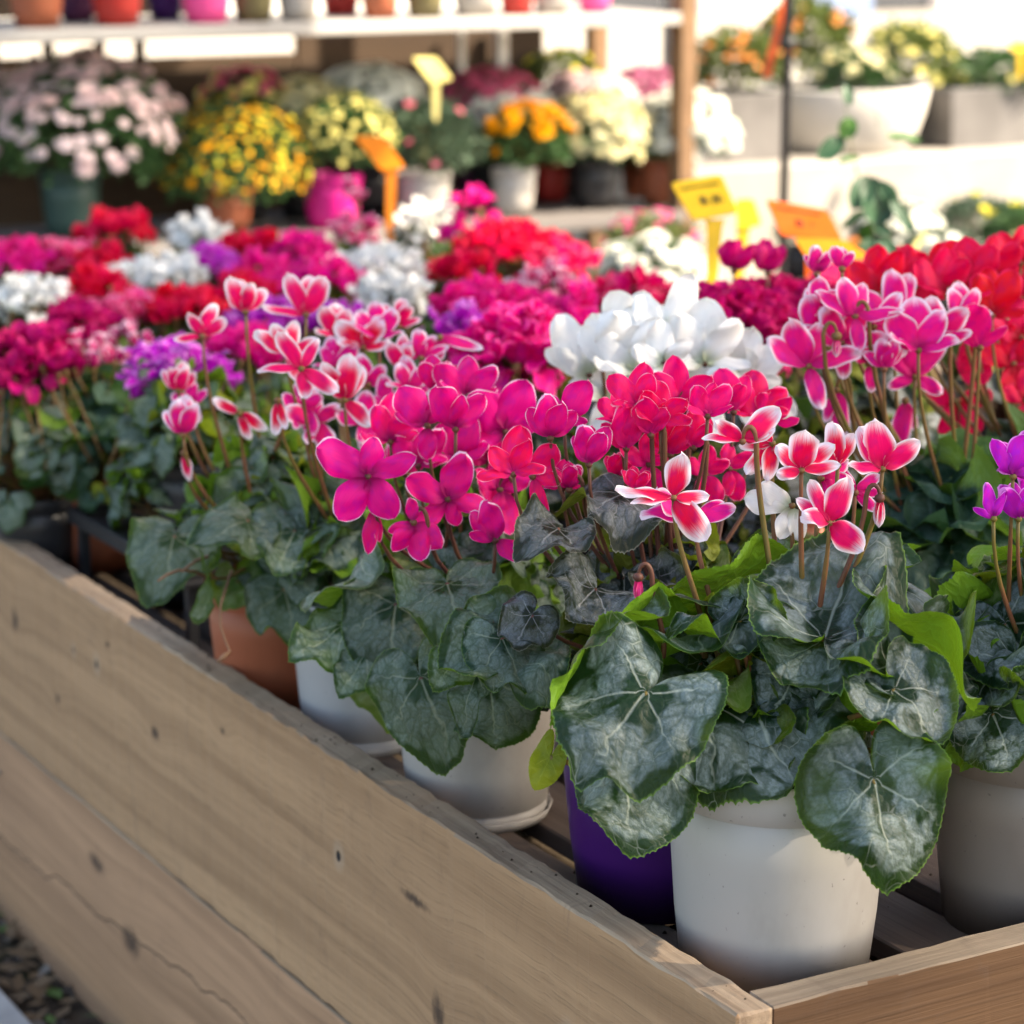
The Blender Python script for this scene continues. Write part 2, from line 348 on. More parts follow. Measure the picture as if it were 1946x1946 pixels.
def petal(mb, A, d, nrm, L, W, curl=.4, cup=.25, nu=6, nv=8, ph=0., tw=0., mi=0, ripple=.06, tip=.0):
    A=Vector(A); d=Vector(d).normalized(); nrm=Vector(nrm); nrm=(nrm-d*nrm.dot(d)).normalized(); sd=nrm.cross(d)
    vs=[];uv=[]; X=Z=0.; px=0
    for j in range(nv+1):
        v=j/nv; v=v**.9 if j<nv else 1.
        a=curl*v*v; 
        if j: X+=math.cos(a)*(v-px); Z-=math.sin(a)*(v-px)
        px=v
        prof=(max(v,0)**.62)*(max(1-v,0)**.50)*1.72+.10*(1-v)
        tip_n=0
        for i in range(nu+1):
            u=-1+2*i/nu
            vv=1.0 if j==nv else 0
            w=W*.5*prof*u
            ed=abs(u)**2.5; w*=1+.05*math.sin(v*9+ph+u*2)
            zz=cup*W*.5*prof*(u*u)*(1-.5*v)+ripple*W*math.sin(u*2.4+v*6+ph)*v+ripple*W*(.9*ed+.5*(v>.7)*(v-.7)*3)*math.sin(v*11+ph*2+u*3)+.07*W*abs(u)**.8*(1-v*.6)
            t=tw*v; w2=w*math.cos(t)-0; z2=w*math.sin(t)
            vs.append(A+d*((X)*L)+nrm*(Z*L+zz+z2)+sd*w2); uv.append((i/nu,v))
    fs=[]; n=nu+1
    for j in range(nv):
        for i in range(nu):
            a=j*n+i; fs.append((a,a+1,a+n+1,a+n))
    mb.add(vs,fs,uv,mi)
def calyx(mb, c, up, s, mi=1):
    up=Vector(up).normalized(); a=up.orthogonal().normalized(); b=up.cross(a)
    pr=[(0.02,-.9),(.55,-.6),(.85,-.1),(.7,.35),(.3,.6)]; vs=[];fs=[];n=7
    for (r,z) in pr:
        for k in range(n):
            t=2*PI*k/n; vs.append(Vector(c)+(a*math.cos(t)+b*math.sin(t))*r*s+up*z*s)
    for i in range(len(pr)-1):
        for k in range(n): q=(k+1)%n; fs.append((i*n+k,i*n+q,(i+1)*n+q,(i+1)*n+k))
    mb.add(vs,fs,mi=mi)
# free-standing flower shapes, petal length 1, stalk 4 long; swept-back petals over a nodding throat
def flower_template(rng, kind, wide=.72, lo=False, stalk=4.):
    mb=MB(); nu,nv=(4,5) if lo else (6,8)
    for k in range(5):
        az=k*2*PI/5+rng.uniform(-.25,.25)
        po={'tulip':rng.uniform(.18,.42),'open':rng.uniform(.5,1.0),'wing':rng.choice([.25,.5,1.2]),'droop':rng.choice([.5,1.3,2.2])}[kind]
        d=Vector((math.cos(az)*math.sin(po),math.sin(az)*math.sin(po),math.cos(po)))
        out=Vector((math.cos(az)*math.cos(po),math.sin(az)*math.cos(po),-math.sin(po)))
        t=Vector((-math.sin(az),math.cos(az),0)); tw=rng.uniform(-.5,.5)
        n=out*math.cos(tw)+t*math.sin(tw)
        petal(mb,Vector((math.cos(az)*.08,math.sin(az)*.08,0)),d,-n,rng.uniform(.85,1.1),wide*rng.uniform(.85,1.12),
              curl=rng.uniform(-.7,.1) if kind=='tulip' else rng.uniform(-.2,.8),cup=rng.uniform(.1,.5),nu=nu,nv=nv,ph=rng.uniform(0,6),tw=rng.uniform(-.8,.8),ripple=.10)
    lathe(mb,[(.03,-.24),(.12,-.2),(.15,-.05),(.1,.06)],8,mi=1)
    b=rng.uniform(-.4,.4)
    tube(mb,bez((0,0,-.12),(0,.05,-stalk*.3),(b*.6,b*.3,-stalk*.6),(b,b*.5,-stalk),6),[.045]*3+[.052]*4,5,mi=1)
    return mb
KINDS=('tulip','open','wing','droop')
TEMPL={}
def templates(colour, lo, stem='stem'):
    key=(colour,lo)
    if key not in TEMPL:
        rng=random.Random(hash(colour)%1 + len(colour)*13+ (5 if lo else 2)); TEMPL[key]=[]
        for kd in ('tulip','tulip','open','wing','open','droop'):
            TEMPL[key].append(flower_template(rng,kd,.80 if colour!='petal_white' else .9,lo).mesh('cyclamen_flower',[M[colour],M[stem]]))
    return TEMPL[key]
# a flower posed petal by petal: angle clockwise from up as seen from the front, length and width in photo px at depth t
def posed_flower(root, px, py, t, petals, colour, stem_to, stem='stem', hook=False, rad=.0022, off=None, wf=.62):
    k=t/FPX; A=pt(px,py,t); mb=MB(); tw=Vector((-FW.x,-FW.y,0)).normalized(); up=Vector((0,0,1))
    for i,p in enumerate(petals):
        ang,L=p[0],p[1]; wfac=p[2] if len(p)>2 else 1; tilt=p[3] if len(p)>3 else 0.; edge=p[4] if len(p)>4 else 0.
        a=math.radians(ang); d=RT*math.sin(a)+up*math.cos(a)+tw*tilt
        sidev=RT*math.cos(a)-up*math.sin(a)
        e=math.radians(edge); n=tw*math.cos(e)+sidev*math.sin(e)*.3+up*math.sin(e)
        petal(mb,A+d.normalized()*k*4+tw*.0006*i,d,n,L*k*1.05,L*k*wf*1.22*wfac,curl=R_.uniform(-.45,.8) if len(p)<6 else p[5],cup=R_.uniform(-.55,-.15),nu=10,nv=14,ph=R_.uniform(0,6),tw=R_.uniform(-.8,.8),ripple=.10)
    calyx(mb,A+tw*.001,up,k*9,1)
    fl=mb.build('flower',[M[colour],M[stem]],root); fl.matrix_parent_inverse=root.matrix_basis.inverted()
    stalk(fl,root,A,stem_to,stem,hook,rad,k)
    return fl
def stalk(fl,root,A,B,stem,hook,rad,k,side=1):
    up=Vector((0,0,1)); tw=Vector((-FW.x,-FW.y,0)).normalized(); B=Vector(B); H=(A-B).length; mb=MB()
    if hook:
        s=RT*side*k*26
        pts=bez(A+up*k*2,A+up*k*30,A+s*.8+up*k*40,A+s+up*k*4,8)+bez(A+s+up*k*4,A+s-up*H*.3,B+up*H*.3+s*.3,B,10)[1:]
    else: pts=bez(A-up*.001,A-up*H*.35,B+up*H*.35+RT*R_.uniform(-.006,.006),B,12)
    tube(mb,pts,[rad*(.72 if i<3 else .85+.25*i/len(pts)) for i in range(len(pts))],8)
    o=mb.build('stem',M[stem],fl); return o
def bud(root, px, py, t, colour, stem_to, stem='stem_red', side=-1, L=60):
    k=t/FPX; A=pt(px,py,t); up=Vector((0,0,1)); mb=MB()
    for i in range(5):
        a=i*2*PI/5; r=Vector((math.cos(a),math.sin(a),0))
        petal(mb,A+r*k*4,-up+r*.10,r,L*k,L*k*.42,curl=.45,cup=-.3,nu=4,nv=6,tw=.5,ripple=0)
    calyx(mb,A+up*k*2,up,k*13,1)
    fl=mb.build('bud',[M[colour],M[stem]],root); fl.matrix_parent_inverse=root.matrix_basis.inverted()
    stalk(fl,root,A,stem_to,stem,True,.0020,k,side)

# ------------------------------------------------------------------ pots
def make_pot(root, r, h, m, taper=.80, rim=.014, foot=False, n=56, scallop=False):
    mb=MB(); t=.0022; rb=r*taper
    pr=[(0,.003),(rb*.9,.003),(rb-.002,0)]
    if foot: pr+=[(rb,.004),(rb,.012),(rb-.002,.0135),(rb+.0005,.015)]
    def rr(z): return rb+(r-rb)*z/h
    pr+=[(rr(h*.3),h*.3),(rr(h*.6),h*.6),(rr(h*.82)-.001,h*.82),(rr(h*.82)-.0016,h*.822),(rr(h*.82)+.0018,h*.832),(r,h*.985),(r-.0005,h-.0005),(r-.0018,h),(r-.0034,h-.002),(rr(h*.85)-.004,h*.85),(rr(h*.5)-.004,h*.5)]
    lathe(mb,pr,n)
    mb.build('pot',m,root)
    so=MB(); ri=rr(h*.86)-.004; vs=[(0,0,h*.87)];fs=[];rg=random.Random(3)
    for i in range(1,5):
        for k in range(20): a=2*PI*k/20; vs.append((ri*i/4*math.cos(a),ri*i/4*math.sin(a),h*.86+rg.uniform(-.003,.004)))
    for k in range(20): fs.append((0,1+k,1+(k+1)%20))
    for i in range(3):
        for k in range(20): q=(k+1)%20; fs.append((1+i*20+k,1+(i+1)*20+k,1+(i+1)*20+q,1+i*20+q))
    so.add(vs,fs); so.build('soil',M['soil'],root,smooth=False)
    if foot:   # scalloped saucer lip
        s=MB(); lathe(s,[(rb*.5,-.001),(rb*1.02,-.0008),(rb*1.045,.008),(rb*1.03,.0085),(rb*1.01,.001)],64,wob=lambda t,z:.0022*abs(math.sin(t*9)) if z>.005 else 0)
        s.build('saucer',m,root)
    return root
def soil_top(x,y,h): return Vector((x,y,h*.87))
# generic mound of leaves around (0,0), canopy radius ra, from z0 (soil) to z1
def foliage_mesh(rng, n, ra, z0, z1, size, mats, hi=False, lime=0., droop=.7, name='foliage', ruffle=.0, teeth=46):
    mb=MB(); i=0
    for i in range(n):
        f=(i+.5)/n; rr=ra*math.sqrt(f)*rng.uniform(.8,1.05); az=i*2.399963+rng.uniform(-.3,.3)
        q=rr/ra; z=z1-(z1-z0-.02)*q**2.2+rng.uniform(-.012,.010)
        o=Vector((math.cos(az),math.sin(az),0))
        A=o*rr*.78+Vector((0,0,z)); A.z=z
        slope=-(.15+1.1*q)+rng.uniform(-.35,.35)
        xd=(o.copy()+Vector((0,0,slope))).normalized()
        rot=rng.uniform(-1.3,1.3); xd=Matrix.Rotation(rot,3,'Z')@xd
        nr=Vector((0,0,1))+o*(.35+.9*q)+Vector((rng.uniform(-.7,.7),rng.uniform(-.7,.7),0))
        s=size*rng.uniform(.7,1.2)
        if rng.random()<.16: nr=-nr+Vector((0,0,.6)); 
        mi=1 if (len(mats)>2 and rng.random()<lime) else 0
        leaf(mb,A,xd,nr,s,rng.uniform(.95,1.15),rings=9 if hi else 4,segs=(teeth*3 if hi else 22),teeth=teeth if hi else 0,
             cup=rng.uniform(-.2,.6),droop=droop*rng.uniform(-.4,2.2),wave=rng.uniform(.08,.28),wk=rng.choice([2,3,3,4]),ph=rng.uniform(0,6),side=rng.uniform(-1.2,1.6),mi=mi,ruffle=ruffle)
        c=Vector((o.x*ra*.12,o.y*ra*.12,z0))
        tube(mb,bez(c,c+Vector((0,0,(z-z0)*.6)),A-xd*s*.4-Vector((0,0,.01)),A,5),.0016,5,mi=len(mats)-1)
    return mb.mesh(name,mats)

# ================================================================== setting
g=MB(); g.add([(-14,-8,-.47),(20,-8,-.47),(20,24,-.47),(-14,24,-.47)],[(0,1,2,3)])
m,nt=mat('soil_and_leaf_litter'); N=NT(nt); v=N.obj(); n1=N.noise(v,22,6,.7); n2=N.noise(v,130,3,.7)
c=N.mix(N.ramp(n1,.35,.65),(.030,.020,.013),(.115,.085,.060)); c=N.mix(N.ramp(n2,.58,.72),c,(.17,.13,.09)); c=N.mix(N.math('MULTIPLY',N.ramp(N.noise(v,9,3),.58,.7),.5),c,(.035,.05,.015))
N.pbr(c,.95,N.bump(N.math('ADD',n1,n2),.9,.02),.15)
tag(g.build('ground',m,smooth=False),kind='structure')
# crumbs, pebbles and dead leaves by the box
lit=MB(); rg=random.Random(11)
for i in range(1100):
    x=rg.uniform(.868,1.0); y=rg.uniform(2.2,4.6); s=rg.uniform(.003,.011); a=rg.uniform(0,6)
    if rg.random()<.55:
        c0=Vector((x,y,-.468)); k=[c0+Vector((math.cos(a+q*PI/2)*s*rg.uniform(.6,1.3),math.sin(a+q*PI/2)*s*rg.uniform(.6,1.3),rg.uniform(0,.4)*s)) for q in range(4)]
        tp=c0+Vector((0,0,s*.9)); lit.add(k+[tp],[(0,1,4),(1,2,4),(2,3,4),(3,0,4)],mi=rg.choice([0,0,1]))
    else:
        c0=Vector((x,y,-.462+rg.uniform(0,.01))); d=Vector((math.cos(a),math.sin(a),rg.uniform(-.3,.5)))*s*2.4; e=Vector((-math.sin(a),math.cos(a),rg.uniform(-.4,.4)))*s
        lit.add([c0-d,c0-e,c0+d,c0+e],[(0,1,2,3)],mi=rg.choice([2,2,2,3]))
tag(lit.build('leaf_litter',[simple('pebble',(.22,.19,.16),.8),simple('dark_crumb',(.05,.035,.025),.9),simple('dead_leaf',(.13,.08,.04),.8),simple('green_scrap',(.06,.12,.02),.7)],smooth=False),kind='stuff')
k=MB(); box(k,(.10,.4,-.47),(.866,6.5,-.43),bev=.004); 
tag(k.build('kerb',M['stone'],smooth=False),kind='structure')

# ---- the wooden bed
SX0,SX1,Y0,Y1=.960,.990,1.348,4.62
knots=[(2.86,-.04,.012,.016),(2.42,-.055,.012,.009),(1.83,-.035,.028,.006),(1.79,-.125,.012,.022),(2.24,.0,.007,.005),(2.72,-.10,.010,.007),(1.60,-.10,.009,.006),(2.55,.01,.007,.005),(1.47,-.14,.010,.009),(3.05,-.08,.014,.012)]
wl=wood('weathered_larch_face',(.43,.258,.138),(.28,.160,.082),knots,holes=[(1.575,-.062,.0055),(1.98,-.045,.0045),(2.585,-.022,.0045),(2.66,-.025,.003)],weather=.35)
wl2=wood('weathered_larch_face_cracked',(.43,.248,.140),(.28,.156,.086),[(2.52,-.33,.03,.02),(2.1,-.30,.02,.03),(2.62,-.27,.03,.012),(1.95,-.29,.025,.02)],crack=[(-.262,-.075,1.72,3.4,.05,.0016)],weather=.5)
wt=wood('sawn_board_edge',(.42,.305,.205),(.19,.125,.08),(),gr=1.6,weather=.6)
wtx=wood('sawn_end_board_edge',(.36,.28,.20),(.16,.115,.08),(),axis='x',gr=1.6,weather=.6)
wend=wood('reddish_larch_face',(.15,.080,.040),(.085,.042,.02),[(-1.20,-.02,.014,.008)],axis='x',weather=.3)
wdeck=wood('old_grey_slat',(.11,.08,.065),(.06,.042,.035),(),gr=1.3,weather=.6)
bed=thing('wooden_plant_bed','long knotty timber bed holding the rows of potted cyclamens','plant bed',(SX0,Y0,-.47))
def put(o): o.matrix_parent_inverse=o.parent.matrix_basis.inverted(); return o
def board(name,lo,hi,mats,seg,topmat=True,jit=.0007,cut=None):
    mb=MB(); box(mb,lo,hi,bev=.0016,seg=seg,jit=jit,rng=R_)
    if topmat:
        for i,f in enumerate(mb.f):
            c=sum((Vector(mb.v[q]) for q in f),Vector())/len(f)
            a=Vector(mb.v[f[1]])-Vector(mb.v[f[0]]); b=Vector(mb.v[f[2]])-Vector(mb.v[f[0]]); n=a.cross(b).normalized()
            if abs(n.z)>.45 and c.z>(lo[2]+hi[2])/2: mb.mi[i]=1
            if abs(n.y)>.9 and seg[1]>1: mb.mi[i]=1
    return put(mb.build(name,mats,bed,smooth=False))
board('side_board',(SX0,Y0,-.2025),(SX1,Y1,.050),[wl,wt],(1,200,1),jit=.0011)
board('side_board',(SX0+.0025,Y0,-.47),(SX1,Y1,-.2075),[wl2,wt],(1,60,1))
board('end_board',(SX1+.0006,Y0+.0015,-.2025),(2.66,Y0+.032,.049),[wend,wtx],(60,1,1))
board('end_board',(SX1+.0006,Y0+.003,-.45),(2.66,Y0+.032,-.2065),[wend,wtx],(40,1,1))
board('side_board',(2.66,Y0,-.45),(2.69,Y1,.050),[wl,wt],(1,30,1))
board('end_board',(SX1+.0006,Y1-.03,-.45),(2.659,Y1,.049),[wend,wtx],(20,1,1))
x=SX1+.012
while x<2.58:
    board('deck_slat',(x,Y0+.034,-.020),(x+.072,Y1-.032,-.0005+R_.uniform(-.0012,0)),[wdeck,wdeck],(1,24,1),jit=.0009); x+=.102
for yy in (1.60,2.6,3.6,4.4): board('cross_beam',(SX1+.001,yy,-.075),(2.658,yy+.05,-.0215),[wdeck,wdeck],(6,1,1))

sc_=MB()
for (yy,zz) in ((1.395,.018),(1.392,-.05),(1.396,-.14),(1.395,-.25),(2.93,-.015),(2.96,-.13),(2.95,-.26),(3.9,-.05)):
    tube(sc_,[(SX0-.0006,yy,zz),(SX0+.001,yy,zz)],.0034,10); tube(sc_,[(SX0-.0011,yy,zz),(SX0-.0002,yy,zz)],.0022,8)
put(sc_.build('screw_heads',simple('dull_zinc',(.20,.19,.18),.45,.2,200,0,.5,.7),bed))
# ================================================================== hero plants
HP=Vector((1.099,1.497,0))
def leaf_px(mb, ax,ay,t0, tx,ty,t1, nrm, wid=1., mi=0, hi=True, **kw):
    # leaf with its stalk joint and its tip at two points of the place; nrm = (right, up, towards the front)
    A=pt(ax,ay,t0); T=pt(tx,ty,t1); d=T-A; tw=Vector((-FW.x,-FW.y,0)).normalized()
    n=RT*nrm[0]+Vector((0,0,1))*nrm[1]+tw*nrm[2]
    dr=kw.get('droop',.6); ext=d.length/(math.cos(min(1.2,abs(dr)*.5))+1e-6)
    leaf(mb,A,d,n,ext,wid*.96,rings=16,segs=276,teeth=92,mi=mi,**kw)
    return A
LM=[M['leaf_big'],M['leaf_lime'],M['stem']]
def petiole(mb,A,c,r=.0022,mi=2):
    A=Vector(A); c=Vector(c); tube(mb,bez(c,c+Vector((0,0,.06)),A+(c-A)*.3-Vector((0,0,.02)),A,9),r,7,mi=mi)
hero=thing('potted_cyclamen','red and white flowered cyclamen in the large front pale pot at the box corner','potted plant',tuple(HP),'potted cyclamens in the wooden bed')
make_pot(hero,.0865,.176,M['pot_white'],.86,n=72)
hl=MB(); c0=HP+Vector((0,0,.150))
H=[ # ax,ay,t, tx,ty,t, normal, width, kwargs
 (1225,1318,1.83,1100,1478,1.79,(-.15,.70,.75),.98,dict(droop=.55,side=-.55,wave=.20,wk=3,ph=1.9,cup=-.05,puff=.03)),
 (1170,1228,1.90,1010,1312,1.84,(.2,.45,-.9),.95,dict(droop=.4,side=.5,wave=.14,wk=3,ph=.4,cup=.0)),
 (1225,1255,1.93,1230,1195,1.96,(.1,.2,.9),1.2,dict(droop=.2,side=-.4,wave=.06,wk=2,ph=2.)),
 (1195,1428,1.86,1188,1622,1.83,(-.25,.25,.95),.96,dict(droop=.5,side=1.1,wave=.16,wk=3,ph=3.)),
 (1405,1178,1.88,1500,1150,1.87,(-.35,.45,.9),1.05,dict(droop=.25,side=-.5,wave=.07,wk=2,ph=.2,cup=.1)),
 (1405,1180,1.875,1260,1210,1.85,(0,1,.25),.50,dict(droop=.35,side=.5,wave=.08,wk=2,ph=1.)),
 (1462,1085,1.98,1478,1010,2.0,(.1,.35,.9),1.15,dict(droop=.2,side=.5,wave=.05,wk=3,ph=.7)),
 (1568,1210,1.88,1610,1082,1.97,(-.1,.55,.85),.82,dict(droop=-.55,side=-.5,wave=.08,wk=2,ph=2.6,cup=.1)),
 (1566,1216,1.875,1592,1292,1.82,(-.1,.55,.8),1.3,dict(droop=.3,side=-.9,wave=.12,wk=2,ph=.3)),
 (1700,1312,1.83,1802,1408,1.80,(.35,.65,.75),1.1,dict(droop=.4,side=-.9,wave=.20,wk=2,ph=2.2,cup=.05)),
 (1690,1262,1.86,1640,1130,1.93,(.75,.5,.35),.50,dict(droop=-.4,side=.9,wave=.1,wk=3,ph=.3)),
 (1700,1190,1.90,1880,1288,1.86,(-.35,.55,-.75),.85,dict(droop=.3,side=.5,wave=.10,wk=2,ph=.8)),
 (1690,1125,1.97,1880,1165,1.93,(.1,.92,.35),.42,dict(droop=.35,side=.9,wave=.07,wk=3,ph=.9)),
 (1663,1485,1.81,1698,1712,1.79,(.12,.30,.95),.80,dict(droop=.5,side=.75,wave=.17,wk=3,ph=2.6,cup=.12,puff=.035)),
 (1560,1500,1.86,1528,1572,1.86,(-.5,.3,.8),.9,dict(droop=.5,side=.6,wave=.1,wk=2,ph=.3)),
 (1430,1345,1.89,1500,1478,1.83,(-.15,.5,.85),1.35,dict(droop=.55,side=.5,wave=.08,wk=3,ph=1.7,puff=.04)),
 (1360,1345,1.885,1345,1485,1.835,(-.1,.5,.85),1.35,dict(droop=.5,side=.4,wave=.08,wk=3,ph=2.9,puff=.035)),
 (1345,1150,1.93,1145,1140,1.88,(0,.75,-.65),.55,dict(droop=.4,side=.5,wave=.12,wk=3,ph=.5)),
 (1355,1200,1.91,1142,1186,1.86,(0,.7,-.7),.62,dict(droop=.4,side=.5,wave=.12,wk=3,ph=1.5)),
 (1400,1100,1.96,1262,1120,1.93,(0,.5,-.85),.95,dict(droop=.3,side=.4,wave=.10,wk=2,ph=1.5)),
 (1690,1090,1.96,1690,1040,1.99,(-.3,.5,-.8),1.1,dict(droop=.3,side=.6,wave=.1,wk=2,ph=.1)),
 (1585,1385,1.90,1590,1340,1.92,(-.4,.3,.8),.8,dict(droop=.3,side=.9,wave=.1,wk=2,ph=2.1)),
 (1760,1400,1.88,1730,1590,1.87,(.75,.2,.6),.6,dict(droop=.4,side=.8,wave=.1,wk=3,ph=1.1)),
 (1790,1240,1.93,1860,1400,1.95,(.7,.3,.5),.8,dict(droop=.6,side=.4,wave=.1,wk=3,ph=.5)),
 (1560,1120,1.98,1530,1060,2.0,(.2,.6,.8),1.,dict(droop=.3,side=.3,wave=.06,wk=2,ph=2.)),
 (1300,1180,1.96,1215,1150,1.97,(.1,.9,.5),.8,dict(droop=.4,side=.3,wave=.06,wk=2,ph=.9)),
 (1480,1300,1.96,1540,1420,1.92,(0,.6,.8),1.1,dict(droop=.8,side=.4,wave=.08,wk=3,ph=.2)),
 (1330,1260,1.95,1290,1370,1.92,(-.2,.5,.8),1.1,dict(droop=.8,side=.4,wave=.08,wk=3,ph=1.2)),
]
for (ax,ay,t0,tx,ty,t1,nr,wd,kw) in H:
    A=leaf_px(hl,ax,ay,t0,tx,ty,t1,nr,wd,ruffle=.008,**kw); petiole(hl,A,c0+Vector((R_.uniform(-.02,.02),R_.uniform(-.02,.02),0)))
# small yellowing curled ones
for (ax,ay,t0,tx,ty,t1,nr,wd,kw) in [(1400,1250,1.90,1340,1215,1.87,(0,.5,-.9),.8,dict(droop=1.,side=1.,wave=.2,wk=3,ph=.5)),
  (1390,1290,1.89,1338,1322,1.86,(0,.7,-.6),.6,dict(droop=1.,side=1.2,wave=.2,wk=3,ph=1.5)),(1045,1440,1.84,1015,1508,1.83,(.3,.2,-.9),.6,dict(droop=.5,side=.9,wave=.1,wk=2,ph=1.5)),
  (1385,1150,1.93,1330,1140,1.93,(0,.5,-.8),.8,dict(droop=.5,side=.5,wave=.1,wk=2,ph=.1))]:
    A=leaf_px(hl,ax,ay,t0,tx,ty,t1,nr,wd,mi=1,**kw); petiole(hl,A,c0)
put(hl.build('foliage',LM,hero))
fo=link('foliage',foliage_mesh(random.Random(31),34,.098,.150,.262,.042,LM,hi=True,lime=.12,droop=.8,teeth=50,ruffle=.02),hero)
P='petal_picotee'; SB=lambda x,y,t=1.95: pt(x,y,t)
b=(1490,1330,1.95)
posed_flower(hero,1280,945,1.90,[(8,84,.95,.2,0),(142,98,.95,.25,0),(283,104,.62,.05,55),(268,78,.62,.25,60),(88,62,.8,-.1,40)],P,pt(1340,1250,1.93),'stem')
posed_flower(hero,1322,985,1.93,[(300,88,.9,-.1,50),(75,72,.8,0,40),(60,60,.8,-.2,30),(285,100,.6,-.1,60)],'petal_pink_white',pt(1365,1260,1.95),'stem')
posed_flower(hero,1411,838,1.93,[(308,66,.85,.2,0),(48,88,.9,-.1,20),(284,72,.55,.1,55),(70,60,.8,-.2,30)],P,pt(1475,1260,1.95),'stem',hook=True)
posed_flower(hero,1468,842,1.96,[(222,72,.7,.2,0),(188,66,.9,.3,0),(268,58,.7,0,20),(130,48,.9,.1,0),(330,40,.8,.1,20)],P,pt(1490,1270,1.97),'stem')
posed_flower(hero,1523,893,1.90,[(2,82,1.12,.25,0),(312,62,.9,-.1,0),(52,72,.8,-.25,10),(84,68,.6,-.1,35),(262,44,1.0,.1,20)],P,pt(1528,1270,1.94),'stem')
posed_flower(hero,1560,908,1.95,[(60,60,.9,-.1,0),(100,62,.9,0,20),(140,56,1.0,.1,0),(20,66,.8,0,0)],'petal_pink_white',pt(1530,1275,1.96),'stem')
posed_flower(hero,1592,884,1.94,[(352,78,.85,.1,0),(25,62,.8,-.1,20),(318,52,.7,0,20)],P,pt(1545,1270,1.96),'stem')
posed_flower(hero,1677,890,1.90,[(350,90,1.1,.15,0),(330,84,.9,-.2,0),(52,80,.95,0,15),(282,66,.75,.3,55)],P,pt(1570,1290,1.94),'stem')
posed_flower(hero,1576,993,1.88,[(18,88,.95,.2,0),(300,56,1.1,.5,40),(128,76,1.25,.3,0),(306,74,.7,-.1,10),(335,84,.6,-.15,20)],P,pt(1550,1290,1.93),'stem')
posed_flower(hero,1505,960,1.96,[(280,88,.9,0,20),(300,70,.9,0,0),(200,62,1.0,.1,0),(165,66,.9,.1,0)],'petal_white',pt(1515,1290,1.97),'stem')
posed_flower(hero,1625,935,1.97,[(55,52,.8,0,0),(90,48,.7,0,20),(130,50,.8,0,0),(320,66,.8,0,0)],'petal_pink_white',pt(1590,1290,1.98),'stem')
bud(hero,1672,948,1.90,P,pt(1545,1290,1.93),'stem_red',-1,58); bud(hero,1213,1098,1.88,'petal_pink',pt(1260,1250,1.90),'stem_red',1,48)

def auto_petals(kind,L,rng):
    j=lambda a: a+rng.uniform(-14,14); l=lambda f: L*f*rng.uniform(.86,1.12)
    if kind=='tulip': s=[(j(-34),l(.88),.85,-.25,25),(j(34),l(.88),.85,-.25,25),(j(0),l(1.),.9,-.5,0),(j(-13),l(1.),1.05,.25,0),(j(22),l(.92),.9,.35,0)]
    elif kind=='wide': s=[(j(-36),l(1),1.0,0,15),(j(-4),l(1.1),1.05,-.3,0),(j(33),l(1.02),1.0,.15,15),(j(-72),l(.85),.6,.4,50),(j(76),l(.85),.65,.4,50)]
    elif kind=='star': s=[(j(-58),l(1.05),.75,0,30),(j(-16),l(1),.95,.1,0),(j(24),l(1),.95,-.2,0),(j(72),l(1.1),.6,.2,45),(j(165),l(.85),.75,.3,0)]
    elif kind=='face': s=[(j(-30),l(1),1.2,0,0),(j(25),l(1),1.2,.1,0),(j(80),l(.95),.9,.3,30),(j(150),l(.9),1.1,.4,0),(j(-95),l(.95),.8,.3,35)]
    else: s=[(j(-60),l(.9),1.,.2,20),(j(160),l(1.05),1.1,.4,0),(j(-165),l(.8),.9,.5,0),(j(55),l(.8),.9,.2,20),(j(0),l(.9),1.1,-.2,0)]
    rng.shuffle(s); return s
def cyc(label,pos,pot,colour,flowers,foli,stem='stem',t=None,base=None,rad=.002,buds=(),jt=.03,wf=.62,lk=1.):
    # a larger plant whose flowers are posed one by one
    x,y=pos; root=thing('potted_cyclamen',label,'potted plant',(x,y,0),'potted cyclamens in the wooden bed',0)
    r,h,pm,kw=pot; make_pot(root,r,h,M[pm],**kw)
    if foli is not None: fo=link('foliage',foli,root); fo.rotation_euler=(0,0,R_.uniform(0,6))
    rng=random.Random(len(label)*7+len(flowers)); T=t or depth((x,y,.33))
    for i,f in enumerate(flowers):
        px,py,L,kd=f[0],f[1],f[2],f[3]; col=f[4] if len(f)>4 else colour; tt=(f[5] if len(f)>5 else T+rng.uniform(-jt,jt))
        so=Vector((x+rng.uniform(-.03,.03),y+rng.uniform(-.03,.03),h*.9))
        posed_flower(root,px,py,tt,[(q[0],q[1]*lk)+tuple(q[2:]) for q in (kd if isinstance(kd,list) else auto_petals({'face':'wide'}.get(kd,kd),L,rng))],col,so,stem,hook=rng.random()<.12,rad=rad,wf=wf)
    for (px,py,tt,L) in buds: bud(root,px,py,tt,colour,(x,y,h*.9),stem,rng.choice((-1,1)),L)
    return root
rf=random.Random(5)
F_dark=[foliage_mesh(rf,98,.122,.13,.295,.037,[M['leaf_dark'],M['leaf_lime'],M['stem_red']],hi=True,lime=.08,ruffle=.05,teeth=36) for _ in range(2)]
F_white2=foliage_mesh(rf,84,.122,.12,.285,.040,[M['leaf_mid'],M['leaf_lime'],M['stem_red']],hi=True,lime=.10,ruffle=.03,teeth=40)
F_white1=foliage_mesh(rf,76,.118,.12,.275,.041,[M['leaf_mid'],M['leaf_lime'],M['stem']],hi=True,lime=.06,teeth=40)
F_terra=foliage_mesh(rf,90,.126,.12,.262,.036,[M['leaf_mid'],M['leaf_lime'],M['stem']],hi=True,lime=.30,teeth=30)
F_right=foliage_mesh(rf,48,.125,.14,.30,.054,[M['leaf_big'],M['leaf_lime'],M['stem']],hi=True,lime=.12,teeth=56)
